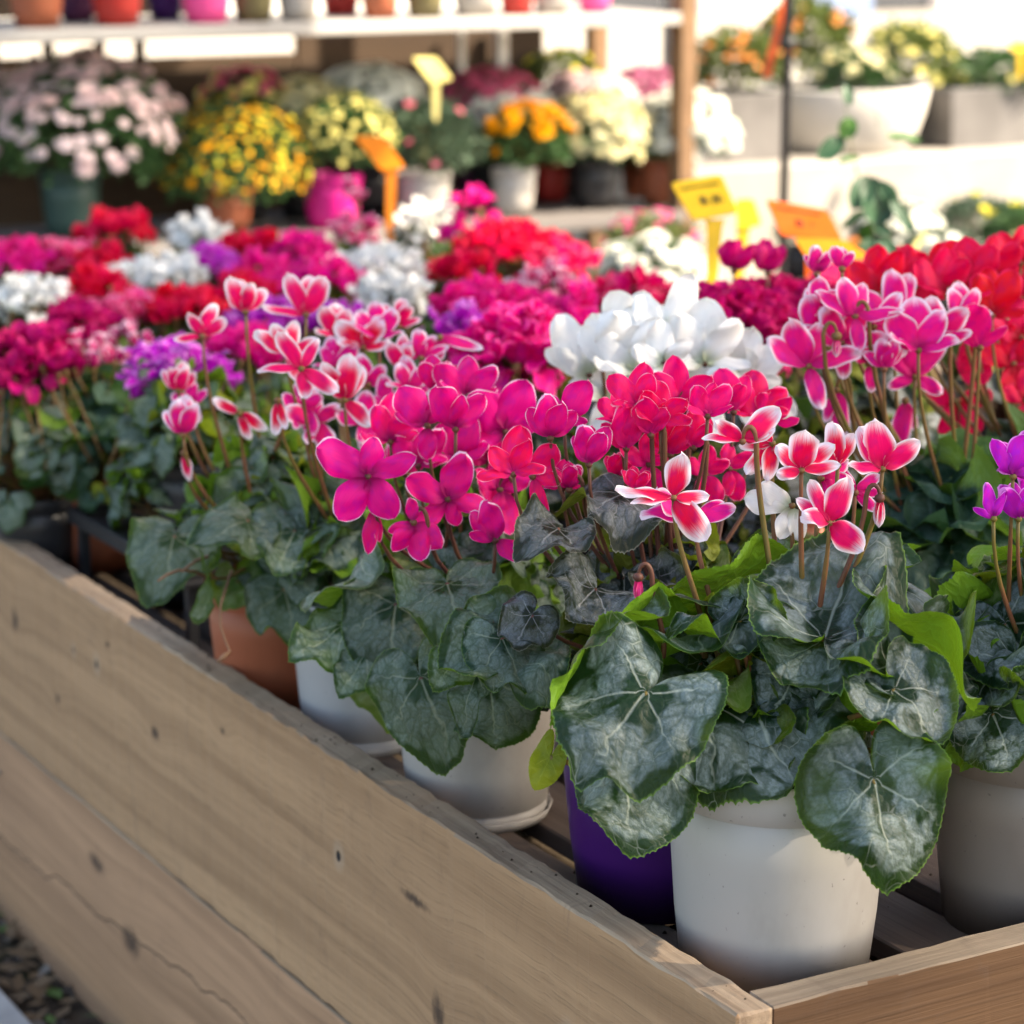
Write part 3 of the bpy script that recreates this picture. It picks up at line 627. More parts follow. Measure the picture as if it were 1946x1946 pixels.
F_curl=foliage_mesh(rf,48,.140,.12,.295,.060,[M['leaf_curl'],M['leaf_curl'],M['stem_green']],hi=True,droop=1.1,teeth=10)
mg='petal_magenta'
cyc('magenta cyclamen with fine white petal rims in the white pot behind the purple one',(1.072,1.919),(.079,.165,'pot_white',dict(taper=.80,foot=True)),mg,[
 (700,905,95,[(302,106,1.0,.1,0),(8,70,1.15,.0,0),(66,94,.72,.1,25),(216,92,1.15,.25,0),(148,88,1.15,.25,0)],mg,2.10),
 (712,965,95,[(190,86,.62,.2,15),(172,60,.5,.1,0)],mg,2.12),
 (851,948,85,[(22,86,1.2,.1,0),(300,88,.95,.25,20),(98,70,.9,.1,25),(228,84,.75,.2,0),(160,50,1,.1,0)],mg,2.12),
 (812,808,80,[(322,84,1.25,.1,0),(30,70,.9,0,0),(-70,60,.8,0,20),(180,60,1,.2,0)],mg,2.15),(866,815,82,'tulip',mg,2.13),(742,838,70,'wide',mg,2.2),(888,752,76,'wide',mg,2.24),(830,742,66,'tulip',mg,2.26),
 (960,820,98,[(318,96,1.2,.1,0),(22,100,1.2,-.1,0),(75,70,.8,0,20),(250,60,1.,.1,10)],mg,2.2),(930,880,90,'droop',mg,2.22),(870,870,80,'face',mg,2.2),(795,885,70,'wide',mg,2.2),(905,820,76,'wide',mg,2.26),(950,930,70,'droop',mg,2.2),
 (786,992,66,[(168,70,1.1,.2,0),(132,66,1.1,.1,0),(216,62,1.1,.2,0),(355,44,1,0,0),(250,46,.8,0,10)],mg,2.10),
 (941,1026,66,[(350,72,1.2,.2,0),(318,64,.9,0,0),(122,58,1.05,.1,0),(285,48,.7,.1,20)],mg,2.08),(770,900,70,'tulip',mg,2.24)],F_white2,'stem_red',t=2.2,buds=[])
cyc('rose magenta cyclamen over dark slate leaves in the purple pot behind the front corner pot',(1.106,1.668),(.088,.172,'pot_purple',dict(taper=.80)),'petal_rose',[
 (1046,832,72,'tulip',mg,2.02),(1072,800,80,[(30,84,1.1,0,0),(-40,60,1,0,0),(90,40,.8,0,10)],mg,2.06),(976,900,72,'wide','petal_rose',2.0),(1012,905,66,[(35,72,1.1,.1,0),(165,86,.6,.2,10),(100,50,.9,0,0)],'petal_rose',2.03),
 (1119,882,76,'tulip',mg,2.0),(1190,852,78,'tulip'),(1212,770,66,'wide'),(1237,826,72,'tulip'),(1274,864,68,'tulip'),(1318,850,70,'tulip'),(1291,770,72,'wide'),(1175,906,52,'tulip'),(1233,882,60,'droop'),
 (1180,800,60,'wide'),(1255,800,66,'face'),(1345,790,60,'wide'),(1394,782,74,'tulip','petal_rose',2.12),(1440,790,74,'wide','petal_rose',2.14),(1470,802,60,'wide','petal_rose',2.14),(1340,900,60,'droop','petal_rose',2.1),(1385,890,58,'droop','petal_rose',2.12),(1210,930,44,'tulip'),(1082,930,50,'tulip',mg,2.05),(1070,925,44,'wide',mg,2.06)],F_dark[0],'stem_red',t=2.03)
W='petal_white'
cyc('pure white cyclamen with very large petals in the middle of the bed',(1.36,1.985),(.08,.16,'pot_terra',{}),W,[
 (1167,700,118,'tulip'),(1120,712,112,[(330,120,.9,0,0),(300,90,.8,.1,0),(215,70,.9,.2,0),(10,110,.9,0,0)]),(1208,705,118,'wide'),(1270,640,104,[(20,120,.8,0,0),(-40,90,1,0,0),(60,80,.9,0,0),(-80,70,.8,.2,20)]),(1262,690,80,'droop'),
 (1398,722,128,[(338,142,.9,.1,0),(18,100,1.05,0,0),(58,104,.95,0,10),(118,124,.75,.3,20),(300,80,.9,.1,10)]),(1340,690,110,'wide'),(1150,755,86,'droop'),(1232,755,84,'droop'),(1310,740,84,'wide'),(1210,650,96,'wide'),(1420,745,80,'droop'),(1350,760,70,'droop')],F_dark[1],'stem_red',t=2.38,jt=.06,wf=.62)
PW='petal_pink_white'
cyc('pink cyclamen with star shaped white edged flowers on tall stalks right of the white one',(1.50,1.80),(.08,.16,'pot_terra',{}),PW,[
 (1536,695,88,'star'),(1600,650,80,'star'),(1560,640,92,'tulip'),(1660,620,92,[(285,96,.6,.1,30),(100,110,.6,.2,40),(320,80,.7,0,0),(40,76,.7,-.1,0),(250,60,.6,.1,30)]),(1738,715,96,[(352,96,.95,.1,0),(35,92,.75,0,0),(312,94,.55,.1,20),(120,58,.8,.1,10),(250,50,.8,.1,10)]),(1745,665,80,'wide'),
 (1700,600,76,'star'),(1780,640,72,'wide'),(1862,660,84,[(350,84,1.1,.1,0),(50,60,.6,.1,20),(-50,50,.8,0,0)],'petal_rose'),(1590,740,80,[(172,84,.7,.2,0),(200,60,.6,.1,0)]),(1720,760,80,[(185,90,.7,.2,0),(160,60,.6,.1,0)]),(1650,690,66,'star'),(1830,610,66,'wide'),(1680,700,60,'tulip'),(1600,510,44,'tulip'),(1553,520,46,'tulip','petal_burg'),(1625,600,70,'star'),(1560,590,56,'tulip')],F_curl,'stem',t=2.32,jt=.06,buds=[(1590,640,2.26,40)])
cyc('large coral red cyclamen at the right edge of the bed',(1.70,1.86),(.08,.16,'pot_black',{}),'petal_red',[
 (1850,545,76,'wide'),(1800,560,84,'face'),(1885,600,90,'face','petal_red'),(1930,560,90,'wide','petal_red'),(1940,640,84,'droop','petal_red'),(1890,530,70,'wide'),(1780,540,76,'wide'),(1720,560,80,'wide'),(1845,640,80,'droop','petal_red'),(1925,690,80,'droop','petal_red'),(1820,760,70,[(150,70,1.1,.2,0),(200,70,1.1,.2,0),(80,60,1,.1,0),(280,56,1,0,0)],'petal_red'),(1670,560,84,'wide'),(1940,500,60,'wide'),(1950,760,60,'droop','petal_red'),(1730,530,60,'tulip'),(1700,600,60,'face')],F_curl,'stem',t=2.5,jt=.06)
cyc('violet flowered cyclamen in the taupe pot at the lower right edge',(1.335,1.478),(.080,.165,'pot_dull',dict(taper=.84)),'petal_violet',[
 (1925,905,76,[(330,78,.65,.1,0),(15,80,1.1,.1,0),(60,72,.9,0,0)],'petal_violet',1.93),(1960,905,80,'wide','petal_violet',1.95),(1888,985,64,[(345,66,.7,.1,0),(20,52,.7,0,10),(300,40,.6,.1,10)],'petal_violet',1.93),(1935,985,72,'tulip','petal_violet',1.94),(1990,960,80,'wide','petal_violet',1.98)],F_right,'stem',t=1.95)
cyc('blush edged red cyclamen with loose flowers in the white pot beside the terracotta one',(1.072,2.151),(.071,.150,'pot_grey',dict(taper=.82,foot=True)),P,[
 (573,700,80,[(330,94,.7,.1,0),(275,92,.45,.2,30),(30,70,.7,0,0),(120,92,.7,.3,20),(170,60,1,.2,0)],P,2.30),(545,670,76,'star',P,2.38),(655,760,80,[(332,92,.8,.1,0),(8,100,.9,.1,0),(130,78,.8,.3,0),(30,80,.8,-.2,0)],P,2.33),(700,730,60,'wide',PW,2.45),(690,660,72,'wide',P,2.5),(720,640,72,'wide',PW,2.5),(640,640,66,'wide',P,2.55),(765,700,64,'tulip',P,2.45),(800,680,60,'star',PW,2.45),
 (835,640,66,[(105,92,.5,.1,30),(255,80,.5,.1,30),(180,50,.9,.1,0)],PW,2.45),(757,620,56,'wide',P,2.6),(735,770,66,'droop',PW,2.42),(528,760,66,[(185,76,.6,.1,0),(165,60,.6,.1,0)],P,2.34),(600,800,70,'droop',PW,2.4),(690,800,66,'droop',PW,2.4),(575,775,60,'droop',PW,2.4),(640,700,60,'wide',PW,2.5),(780,740,60,'wide',PW,2.42)],F_white1,'stem',t=2.42,rad=.0021,lk=.86)
cyc('blush striped cyclamen with a few tall flowers in the terracotta pot with pale rim',(1.047,2.312),(.066,.131,'pot_terra',dict(taper=.80,rim=.02)),P,[
 (582,597,78,[(335,80,.8,.1,0),(28,80,.85,.1,0),(280,78,.4,.1,30),(5,70,.8,-.2,0)],P,2.50),(467,592,62,'tulip',P,2.52),(385,638,56,[(330,46,1,.1,0),(20,60,.9,.1,0),(55,52,.8,.1,0),(265,50,.5,.1,20)],P,2.50),(348,826,66,'tulip',PW,2.46),(350,860,50,[(172,52,.7,.1,0)],P,2.47),(340,742,50,'tulip',P,2.55),(455,785,58,[(120,56,.9,.2,0),(300,52,.7,.1,10),(160,50,.7,.1,0)],P,2.5),(365,765,40,'droop',PW,2.56)],F_terra,'stem',t=2.5,rad=.0022)

rt_=[o for o in scene.objects if o.get('label','').startswith('blush striped')][0]; mb=MB()
tube(mb,[pt(*q) for q in ((300,1104,2.38),(318,1092,2.39),(341,1083,2.41),(370,1086,2.44),(400,1100,2.47))],[.0010,.0014,.0016,.0017,.0018],6)
tube(mb,[pt(*q) for q in ((345,1086,2.40),(372,1066,2.43),(400,1056,2.47))],[.0012,.0016,.0018],6)
tube(mb,[pt(*q) for q in ((440,1085,2.46),(431,1112,2.41),(419,1150,2.395),(419,1190,2.395),(430,1222,2.39),(437,1238,2.385),(425,1248,2.38),(413,1258,2.375))],[.0015,.0013,.0011,.0010,.0010,.0012,.0028,.0012],6)
put(mb.build('dry_stalks',simple('dry_flower_stalk',(.20,.10,.05),.7),rt_))

# extra leaves laid over the fronts of those pots (own foliage meshes, same things)
def extra(label_part, rows, mats, cen, t_c=None):
    root=[o for o in scene.objects if o.get('label','').startswith(label_part)][0]; mb=MB()
    for (ax,ay,t0,tx,ty,t1,nr,wd,kw) in rows:
        A=leaf_px(mb,ax,ay,t0,tx,ty,t1,nr,wd,ruffle=.02,**kw); petiole(mb,A,cen,.0018,mi=len(mats)-1)
    put(mb.build('foliage',mats,root))
extra('blush edged',[(752,1150,2.20,735,1275,2.17,(-.1,.5,.85),1.15,dict(droop=.4,side=.5,wave=.1,wk=3,ph=.5,puff=.05)),
 (655,1185,2.22,548,1248,2.18,(-.2,.75,.6),.55,dict(droop=.3,side=.6,wave=.1,wk=3,ph=1.5,puff=.04)),
 (690,1060,2.26,572,1160,2.2,(.4,.4,-.8),.6,dict(droop=.3,side=.6,wave=.14,wk=3,ph=1.5)),
 (695,1240,2.2,635,1322,2.19,(-.4,.5,.8),.62,dict(droop=.5,side=1.2,wave=.1,wk=2,ph=1.5))],[M['leaf_mid'],M['leaf_lime'],M['stem_red']],(1.072,2.151,.14))
extra('magenta cyclamen with fine',[(800,1290,2.1,850,1425,2.08,(-.2,.3,.9),1.15,dict(droop=.7,side=.9,wave=.1,wk=3,ph=.5)),(930,1290,2.08,945,1450,2.08,(0,.3,.9),.9,dict(droop=.6,side=.9,wave=.1,wk=3,ph=2.5)),
 (905,1200,2.02,818,1312,2.02,(-.4,.4,.8),.55,dict(droop=.3,side=1.0,wave=.1,wk=3,ph=1.5)),(955,1215,2.0,1000,1320,1.98,(.1,.5,.8),.9,dict(droop=.4,side=.6,wave=.1,wk=3,ph=2.)),
 (850,1110,2.1,870,1180,2.06,(0,.6,.8),1.3,dict(droop=.4,side=-.5,wave=.1,wk=2,ph=.5)),(905,1280,2.03,866,1392,2.02,(-.5,.1,.8),.5,dict(droop=.3,side=.9,wave=.1,wk=2,ph=.8)),(960,1240,2.0,975,1120,2.04,(0,.6,.8),1.2,dict(droop=.3,side=.4,wave=.1,wk=3,ph=.2))],[M['leaf_mid'],M['leaf_lime'],M['stem_red']],(1.072,1.919,.15))
extra('rose magenta',[(1060,1005,1.98,1010,1040,1.95,(0,.9,.5),1.2,dict(droop=.3,side=-.5,wave=.1,wk=3,ph=.5)),(1130,1120,1.98,1080,1165,1.95,(.1,.6,.8),1.3,dict(droop=.5,side=-.5,wave=.12,wk=3,ph=1.5)),(1180,940,2.02,1110,975,1.98,(0,.9,.5),1.2,dict(droop=.6,side=.6,wave=.12,wk=3,ph=2.5)),(1010,1170,1.98,970,1230,1.97,(0,.6,.8),1.1,dict(droop=.5,side=.5,wave=.12,wk=3,ph=.1))],[M['leaf_dark'],M['leaf_lime'],M['stem_red']],(1.106,1.668,.16))
extra('blush striped',[(560,1010,2.42,520,1080,2.38,(-.1,.4,.85),1.15,dict(droop=.4,side=-.3,wave=.08,wk=3,ph=1.5)),(470,990,2.4,400,1010,2.36,(-.1,.6,.8),1.0,dict(droop=.5,side=.4,wave=.1,wk=3,ph=.5)),(330,1020,2.5,310,1105,2.46,(0,.4,.9),1.1,dict(droop=.6,side=.3,wave=.06,wk=3,ph=.5)),(620,1020,2.42,640,1085,2.38,(0,.4,.9),1.2,dict(droop=.6,side=.3,wave=.06,wk=3,ph=2.5)),(398,1090,2.42,400,1175,2.40,(.8,.1,.3),.4,dict(droop=.3,side=.8,wave=.1,wk=3,ph=.5)),(540,1120,2.44,560,1210,2.41,(0,.4,.9),1.1,dict(droop=.6,side=.6,wave=.06,wk=3,ph=.7))],[M['leaf_mid'],M['leaf_lime'],M['stem']],(1.047,2.312,.12))

# ================================================================== the rest of the bed
rf=random.Random(9)
FS=[foliage_mesh(rf,110,.118,.085,.236,.030,[M['leaf_mid'],M['leaf_lime'],M['stem']],lime=.12) for _ in range(2)]
FS+=[foliage_mesh(rf,110,.118,.085,.236,.030,[M['leaf_curl'],M['leaf_lime'],M['stem']],lime=.08)]
FL=[foliage_mesh(rf,84,.128,.11,.305,.038,[M['leaf_dark'],M['leaf_curl'],M['stem_red']],lime=.3) for _ in range(2)]
POTM=['pot_terra','pot_black','pot_white','pot_grey']
POTC={}
def mini(label,px,py,rx,n,colour,zc=.26,L=.024,kinds=None,tall=0,flat=1.,dome=.035,stem='stem'):
    big=zc>.3; c=onz(px,py,zc); t=depth(c); rho=rx*t/FPX; n=int(n*1.2)
    root=thing('potted_cyclamen',label,'potted plant',(c.x,c.y,0),'potted cyclamens in the wooden bed')
    rg=random.Random(int(px*31+py)); pm=rg.choice(POTM[:2] if c.x<1.3 else POTM); key=(big,pm)
    if key not in POTC:
        make_pot(root,.066 if big else .054,.125 if big else .10,M[pm],n=32); POTC[key]=[o for o in root.children]
    else:
        for o in POTC[key]:
            d=o.copy(); COL.objects.link(d); d.parent=root
    fo=link('foliage',rg.choice(FL if big else FS),root); fo.rotation_euler=(0,0,rg.uniform(0,6))
    T=templates(colour,t>2.9,stem)
    for i in range(n):
        f=(i+.6)/n; r=rho*math.sqrt(f)*rg.uniform(.85,1.08)*.92; a=i*2.39996+rg.uniform(-.3,.3); q=r/max(rho,.001); r*=1.08
        k=rg.randrange(len(T)) if kinds is None else rg.choice(kinds)
        o=link('flower',T[k],root); up=(.05+rg.uniform(-.01,.012)) if i<tall else 0
        o.location=(r*math.cos(a),r*math.sin(a),zc-L*.35+dome*(1-q*q)-dome*.4+rg.uniform(-.012,.012)+up)
        o.rotation_euler=(rg.uniform(-.35,.35)-math.sin(a)*.3*q,rg.uniform(-.35,.35)+math.cos(a)*.3*q,rg.uniform(0,6.28)); s=L*rg.uniform(.85,1.15); o.scale=(s,s,s)
    return root
# label, cluster centre px, half width px, flowers, colour ...
mini('scarlet cyclamen rising highest in the back row, left of the back white one',217,438,78,26,'petal_red',L=.030)
mini('white cyclamen in the back row right of the tallest scarlet one',383,450,64,26,W,L=.026)
mini('hot pink cyclamen in the back row at the left edge',38,500,62,22,'petal_hot',L=.028)
mini('soft pink cyclamen left of the tallest scarlet one in the back row',118,492,62,20,'petal_pink',L=.027)
mini('scarlet cyclamen under the soft pink one in the second back row',196,505,58,20,'petal_red',L=.027)
mini('long flat row of white cyclamen flowers in front of the back scarlet one',298,522,98,40,W,L=.025,dome=.015)
mini('violet cyclamen peeping out right of the flat white one',408,508,60,20,'petal_violet',L=.026)
mini('scarlet cyclamen in the back row between violet and hot pink ones',476,482,62,22,'petal_red',L=.028)
mini('hot pink cyclamen in the back row left of the orange tag stake',572,488,70,24,'petal_hot',L=.027)
mini('magenta cyclamen with pale tipped buds below the magenta pot',672,442,46,16,'petal_burg',L=.022,tall=4)
mini('white cyclamen at the back below the white pots of the shelf',812,418,58,22,W,L=.026)
mini('tall hot pink cyclamen with two flowers above the red mass',902,440,52,9,'petal_hot',L=.030,tall=4)
mini('big mound of red cyclamen flowers at the centre back',975,478,120,52,'petal_red',L=.030,dome=.05)
mini('red cyclamen at the left foot of the central red mound',880,520,66,26,'petal_red',L=.028)
mini('pinkish red cyclamen at the right end of the central red mound',1065,500,66,26,'petal_rose',L=.028)
mini('wide white cyclamen below the orange tag stake',722,508,92,36,W,L=.030,dome=.02)
mini('smaller white cyclamen in front of the wide white one',742,568,62,22,W,L=.029)
mini('white cyclamen at the left edge of the bed',62,572,82,34,W,L=.026,dome=.03)
mini('scarlet cyclamen right of the left edge white one',182,562,66,24,'petal_red',L=.028)
mini('soft pink cyclamen in front of the flat white one',226,598,62,24,'petal_pink',L=.026)
mini('broad scarlet cyclamen in front of the flat white one',362,592,96,40,'petal_red',L=.027)
mini('scarlet cyclamen behind the tall blush flowers left of centre',455,562,62,22,'petal_red',L=.027)
mini('hot pink cyclamen left of the wide white one',622,540,76,28,'petal_hot',L=.028)
mini('hot pink cyclamen behind the single tall blush flower',500,535,60,22,'petal_hot',L=.027)
mini('violet cyclamen behind the blush flowers left of centre',505,618,72,26,'petal_violet',L=.028)
mini('purple budded cyclamen right of the violet one at left centre',640,620,60,20,'petal_violet',L=.024,kinds=[0,1])
mini('dark crimson cyclamen mass in the front row at the left edge',55,690,100,46,'petal_crimson',L=.030,dome=.05)
mini('crimson cyclamen between the left edge white one and the small white tipped ones',150,625,70,26,'petal_crimson',L=.026)
mini('small white tipped magenta cyclamen in the front row right of the dark crimson one',172,682,70,12,'petal_burg',L=.022,kinds=[0,1])
mini('small white tipped magenta cyclamen behind the large violet one at left',240,655,52,9,'petal_burg',L=.022,kinds=[0,1])
mini('large violet cyclamen in the front row left of the terracotta pot',342,712,98,34,'petal_violet',zc=.27,L=.033)
mini('magenta pink cyclamen behind the blush edged one left of centre',470,665,60,20,'petal_hot',L=.028)
mini('hot pink cyclamen just right of the white pair',905,590,80,34,'petal_hot',zc=.30,L=.028)
mini('magenta cyclamen with pale tips right of the central red mound',1040,560,76,26,'petal_burg',zc=.28,L=.026,kinds=[0,1,2])
mini('deep pink cyclamen left of the large pure white one',985,655,96,40,'petal_hot',zc=.34,L=.036)
mini('violet pink cyclamen between the blush edged and the deep pink ones',885,640,60,20,'petal_violet',zc=.31,L=.030)
mini('magenta cyclamen behind the left shoulder of the large pure white one',1085,620,62,22,'petal_hot',zc=.32,L=.032)
mini('rose red cyclamen behind the large pure white one',1190,570,82,30,'petal_rose',zc=.30,L=.030)
mini('soft pink cyclamen at the foot of the pinkish red one',985,590,62,22,'petal_hot',zc=.29,L=.028)
mini('deep crimson cyclamen with two tall flowers behind the large white one',1400,612,104,34,'petal_crimson',zc=.345,L=.036,tall=0)
r_=[o for o in scene.objects if o.get('label','').startswith('deep crimson')][0]
for (px,py) in ((1395,514),(1460,519)): posed_flower(r_,px,py,depth(r_.location)-.05,auto_petals('tulip',60,random.Random(px)),'petal_crimson',(r_.location.x,r_.location.y,.25),'stem_red',rad=.002)
mini('rose cyclamen behind the star flowered pink one',1655,560,84,22,'petal_rose',zc=.345,L=.038)
mini('crimson cyclamen between the deep crimson and star flowered ones',1500,590,66,18,'petal_crimson',zc=.345,L=.034)
mini('pale pink cyclamen at the far right corner of the bed',1935,510,60,12,'petal_pink_white' and 'petal_pink',zc=.33,L=.036)
yl=thing('potted_cyclamen','yellowing leafy cyclamen without open flowers on the low black tray','potted plant',(1.12,2.66,.083),'potted cyclamens in the wooden bed')
make_pot(yl,.054,.10,M['pot_black'],n=32); fo=link('foliage',foliage_mesh(random.Random(21),60,.105,.09,.185,.036,[M['leaf_mid'],M['leaf_lime'],M['stem']],lime=.45),yl)
yl=thing('potted_cyclamen','green leafy cyclamen without open flowers at the left board behind the tray','potted plant',(1.10,3.12,0),'potted cyclamens in the wooden bed')
make_pot(yl,.054,.10,M['pot_black'],n=32); fo=link('foliage',FS[0],yl)
yl=thing('potted_cyclamen','low leafy cyclamen without flowers against the board at the far left edge','potted plant',(1.09,3.40,0),'potted cyclamens in the wooden bed')
make_pot(yl,.054,.10,M['pot_black'],n=32); fo=link('foliage',FS[1],yl); fo.rotation_euler=(0,0,2)
# tray and clay rim by the left board
tr=MB(); box(tr,(1.03,2.50,.075),(1.22,2.86,.082),bev=.001)
box(tr,(1.03,2.50,.0822),(1.036,2.86,.092),bev=.001); box(tr,(1.214,2.50,.0822),(1.22,2.86,.092),bev=.001); box(tr,(1.0362,2.50,.0822),(1.2138,2.506,.092),bev=.001); box(tr,(1.0362,2.854,.0822),(1.2138,2.86,.092),bev=.001)
for q in ((1.04,2.51),(1.20,2.51),(1.04,2.84),(1.20,2.84)): box(tr,(q[0],q[1],0),(q[0]+.012,q[1]+.012,.0748),bev=.001)
tag(tr.build('seedling_tray',M['pot_black'],smooth=False),'low black plastic tray stand beside the left board','tray')
cp=thing('potted_cyclamen','leafy cyclamen in a shallow reddish clay bowl at the left board','potted plant',(1.09,2.99,0),'potted cyclamens in the wooden bed')
fo=link('foliage',FS[2],cp,(0,0,-.012)); so_=MB(); lathe(so_,[(.001,.082),(.072,.078)],20); so_.build('soil',M['soil'],cp); mb=MB(); lathe(mb,[(0,.002),(.05,0),(.072,.05),(.082,.088),(.084,.092),(.078,.092),(.068,.052),(.04,.01),(0,.008)],40); mb.build('bowl_body',M['pot_terra'],cp)

cb_=MB(); rg=random.Random(77)
for i in range(420):
    x=rg.uniform(1.0,1.9); y=rg.uniform(1.39,2.3); sz=rg.uniform(.0008,.0030); c0=Vector((x,y,-.0004)); 
    if (x-SX1-.012)%.102>.070: continue
    q=[c0+Vector((math.cos(a_)*sz*rg.uniform(.6,1.4),math.sin(a_)*sz*rg.uniform(.6,1.4),0)) for a_ in (0,1.57,3.14,4.71)]; cb_.add(q+[c0+Vector((0,0,sz*.9))],[(0,1,4),(1,2,4),(2,3,4),(3,0,4)],mi=rg.choice((0,0,0,1)))
for i in range(60):
    y=rg.uniform(1.36,3.2); x=rg.uniform(SX0+.004,SX1-.003); sz=rg.uniform(.0006,.0018); c0=Vector((x,y,.0502)); cb_.add([c0+Vector((sz,0,0)),c0+Vector((0,sz,0)),c0-Vector((sz,0,0)),c0-Vector((0,sz,0)),c0+Vector((0,0,sz))],[(0,1,4),(1,2,4),(2,3,4),(3,0,4)])
tag(cb_.build('spilled_compost',[M['soil'],simple('dry_leaf_bit',(.16,.09,.04),.9)],smooth=False),kind='stuff')
# ================================================================== chrysanthemums, shelves and their pots
M['mum_leaf']=simple('chrysanthemum_leaf',(.060,.135,.045),.55,.45,60,0,.3,trans=.25)
M['mum_leaf_grey']=simple('grey_green_small_leaf',(.085,.135,.085),.6,.35,60,0,.3,trans=.25)
M['olive_leaf']=simple('olive_small_leaf',(.12,.16,.04),.6,.35,60,0,.3,trans=.25)
BC={'pale_pink':(.82,.64,.64),'amber':(.80,.36,.01),'cream_yellow':(.80,.72,.25),'cream':(.80,.74,.45),'white':(.82,.82,.74),'rose':(.70,.14,.25),'mauve':(.50,.16,.27),'orange':(.74,.26,.07),'lemon':(.74,.66,.06),'pink':(.80,.07,.30)}
for k_,v_ in BC.items(): M['bloom_'+k_]=simple('bloom_'+k_,v_,.6,.12,80,0,.2,trans=.3)
M['bloom_eye']=simple('bloom_eye',(.55,.42,.06),.8)
BT={}
def bloom_mesh(colour,pom=False):
    if (colour,pom) in BT: return BT[(colour,pom)]
    mb=MB(); rg=random.Random(3)
    for (n,el,L,z) in (((12,.15,1.,0),(11,.55,.85,.05),(9,1.0,.62,.1)) if pom else ((13,.12,1.,0),(11,.38,.86,.04))):
        for i in range(n):
            a=i*2*PI/n+rg.uniform(-.1,.1)+z*7; d=Vector((math.cos(a)*math.cos(el),math.sin(a)*math.cos(el),math.sin(el))); t=Vector((-math.sin(a),math.cos(a),0))*.17; o=Vector((0,0,z))
            mb.add([o+d*.1-t*.4,o+d*.65*L-t,o+d*L-t*.45+Vector((0,0,-.05)),o+d*L+t*.45+Vector((0,0,-.05)),o+d*.65*L+t,o+d*.1+t*.4],[(0,1,4,5),(1,2,3,4)])
    if not pom: lathe(mb,[(.26,.02),(.22,.12),(.1,.17),(0.001,.18)],8,mi=1)
    BT[(colour,pom)]=mb.mesh('bloom',[M['bloom_'+colour],M['bloom_eye']]); return BT[(colour,pom)]
BUSH={}
def bush_mesh(leafm,n,s,seed=1):
    key=(leafm,n,s)
    if key in BUSH: return BUSH[key]
    rg=random.Random(seed+n); mb=MB()
    for i in range(n):    # unit dome
        a=rg.uniform(0,2*PI); u=rg.uniform(-.45,1); rr=rg.uniform(.35,1.0)**.5*.98*(1+.07*math.sin(a*5+u*4)); h=math.sqrt(max(0,1-u*u))
        c=Vector((math.cos(a)*h*rr,math.sin(a)*h*rr,u*rr)); o=(c+Vector((0,0,.2))).normalized()
        d=(o+Vector((rg.gauss(0,.6),rg.gauss(0,.6),rg.gauss(0,.5)))).normalized(); sd=d.cross(Vector((rg.gauss(0,1),rg.gauss(0,1),rg.gauss(0,1)))).normalized(); L=s*rg.uniform(.7,1.3); w=L*.32; nn=d.cross(sd)*L*.12
        mb.add([c,c+d*L*.35+sd*w+nn,c+d*L*.55+sd*w*.55,c+d*L*.72+sd*w*.8+nn,c+d*L,c+d*L*.72-sd*w*.8+nn,c+d*L*.55-sd*w*.55,c+d*L*.35-sd*w+nn],[(0,1,2,6,7),(2,3,4,5,6)])
    for i in range(14):
        a=rg.uniform(0,6.28); tube(mb,bez((0,0,-.9),(0,0,-.4),(math.cos(a)*.3,math.sin(a)*.3,0),(math.cos(a)*.6,math.sin(a)*.6,.5),5),.012,4,mi=1)
    BUSH[key]=mb.mesh('foliage',[M[leafm],M['stem_green']]); return BUSH[key]
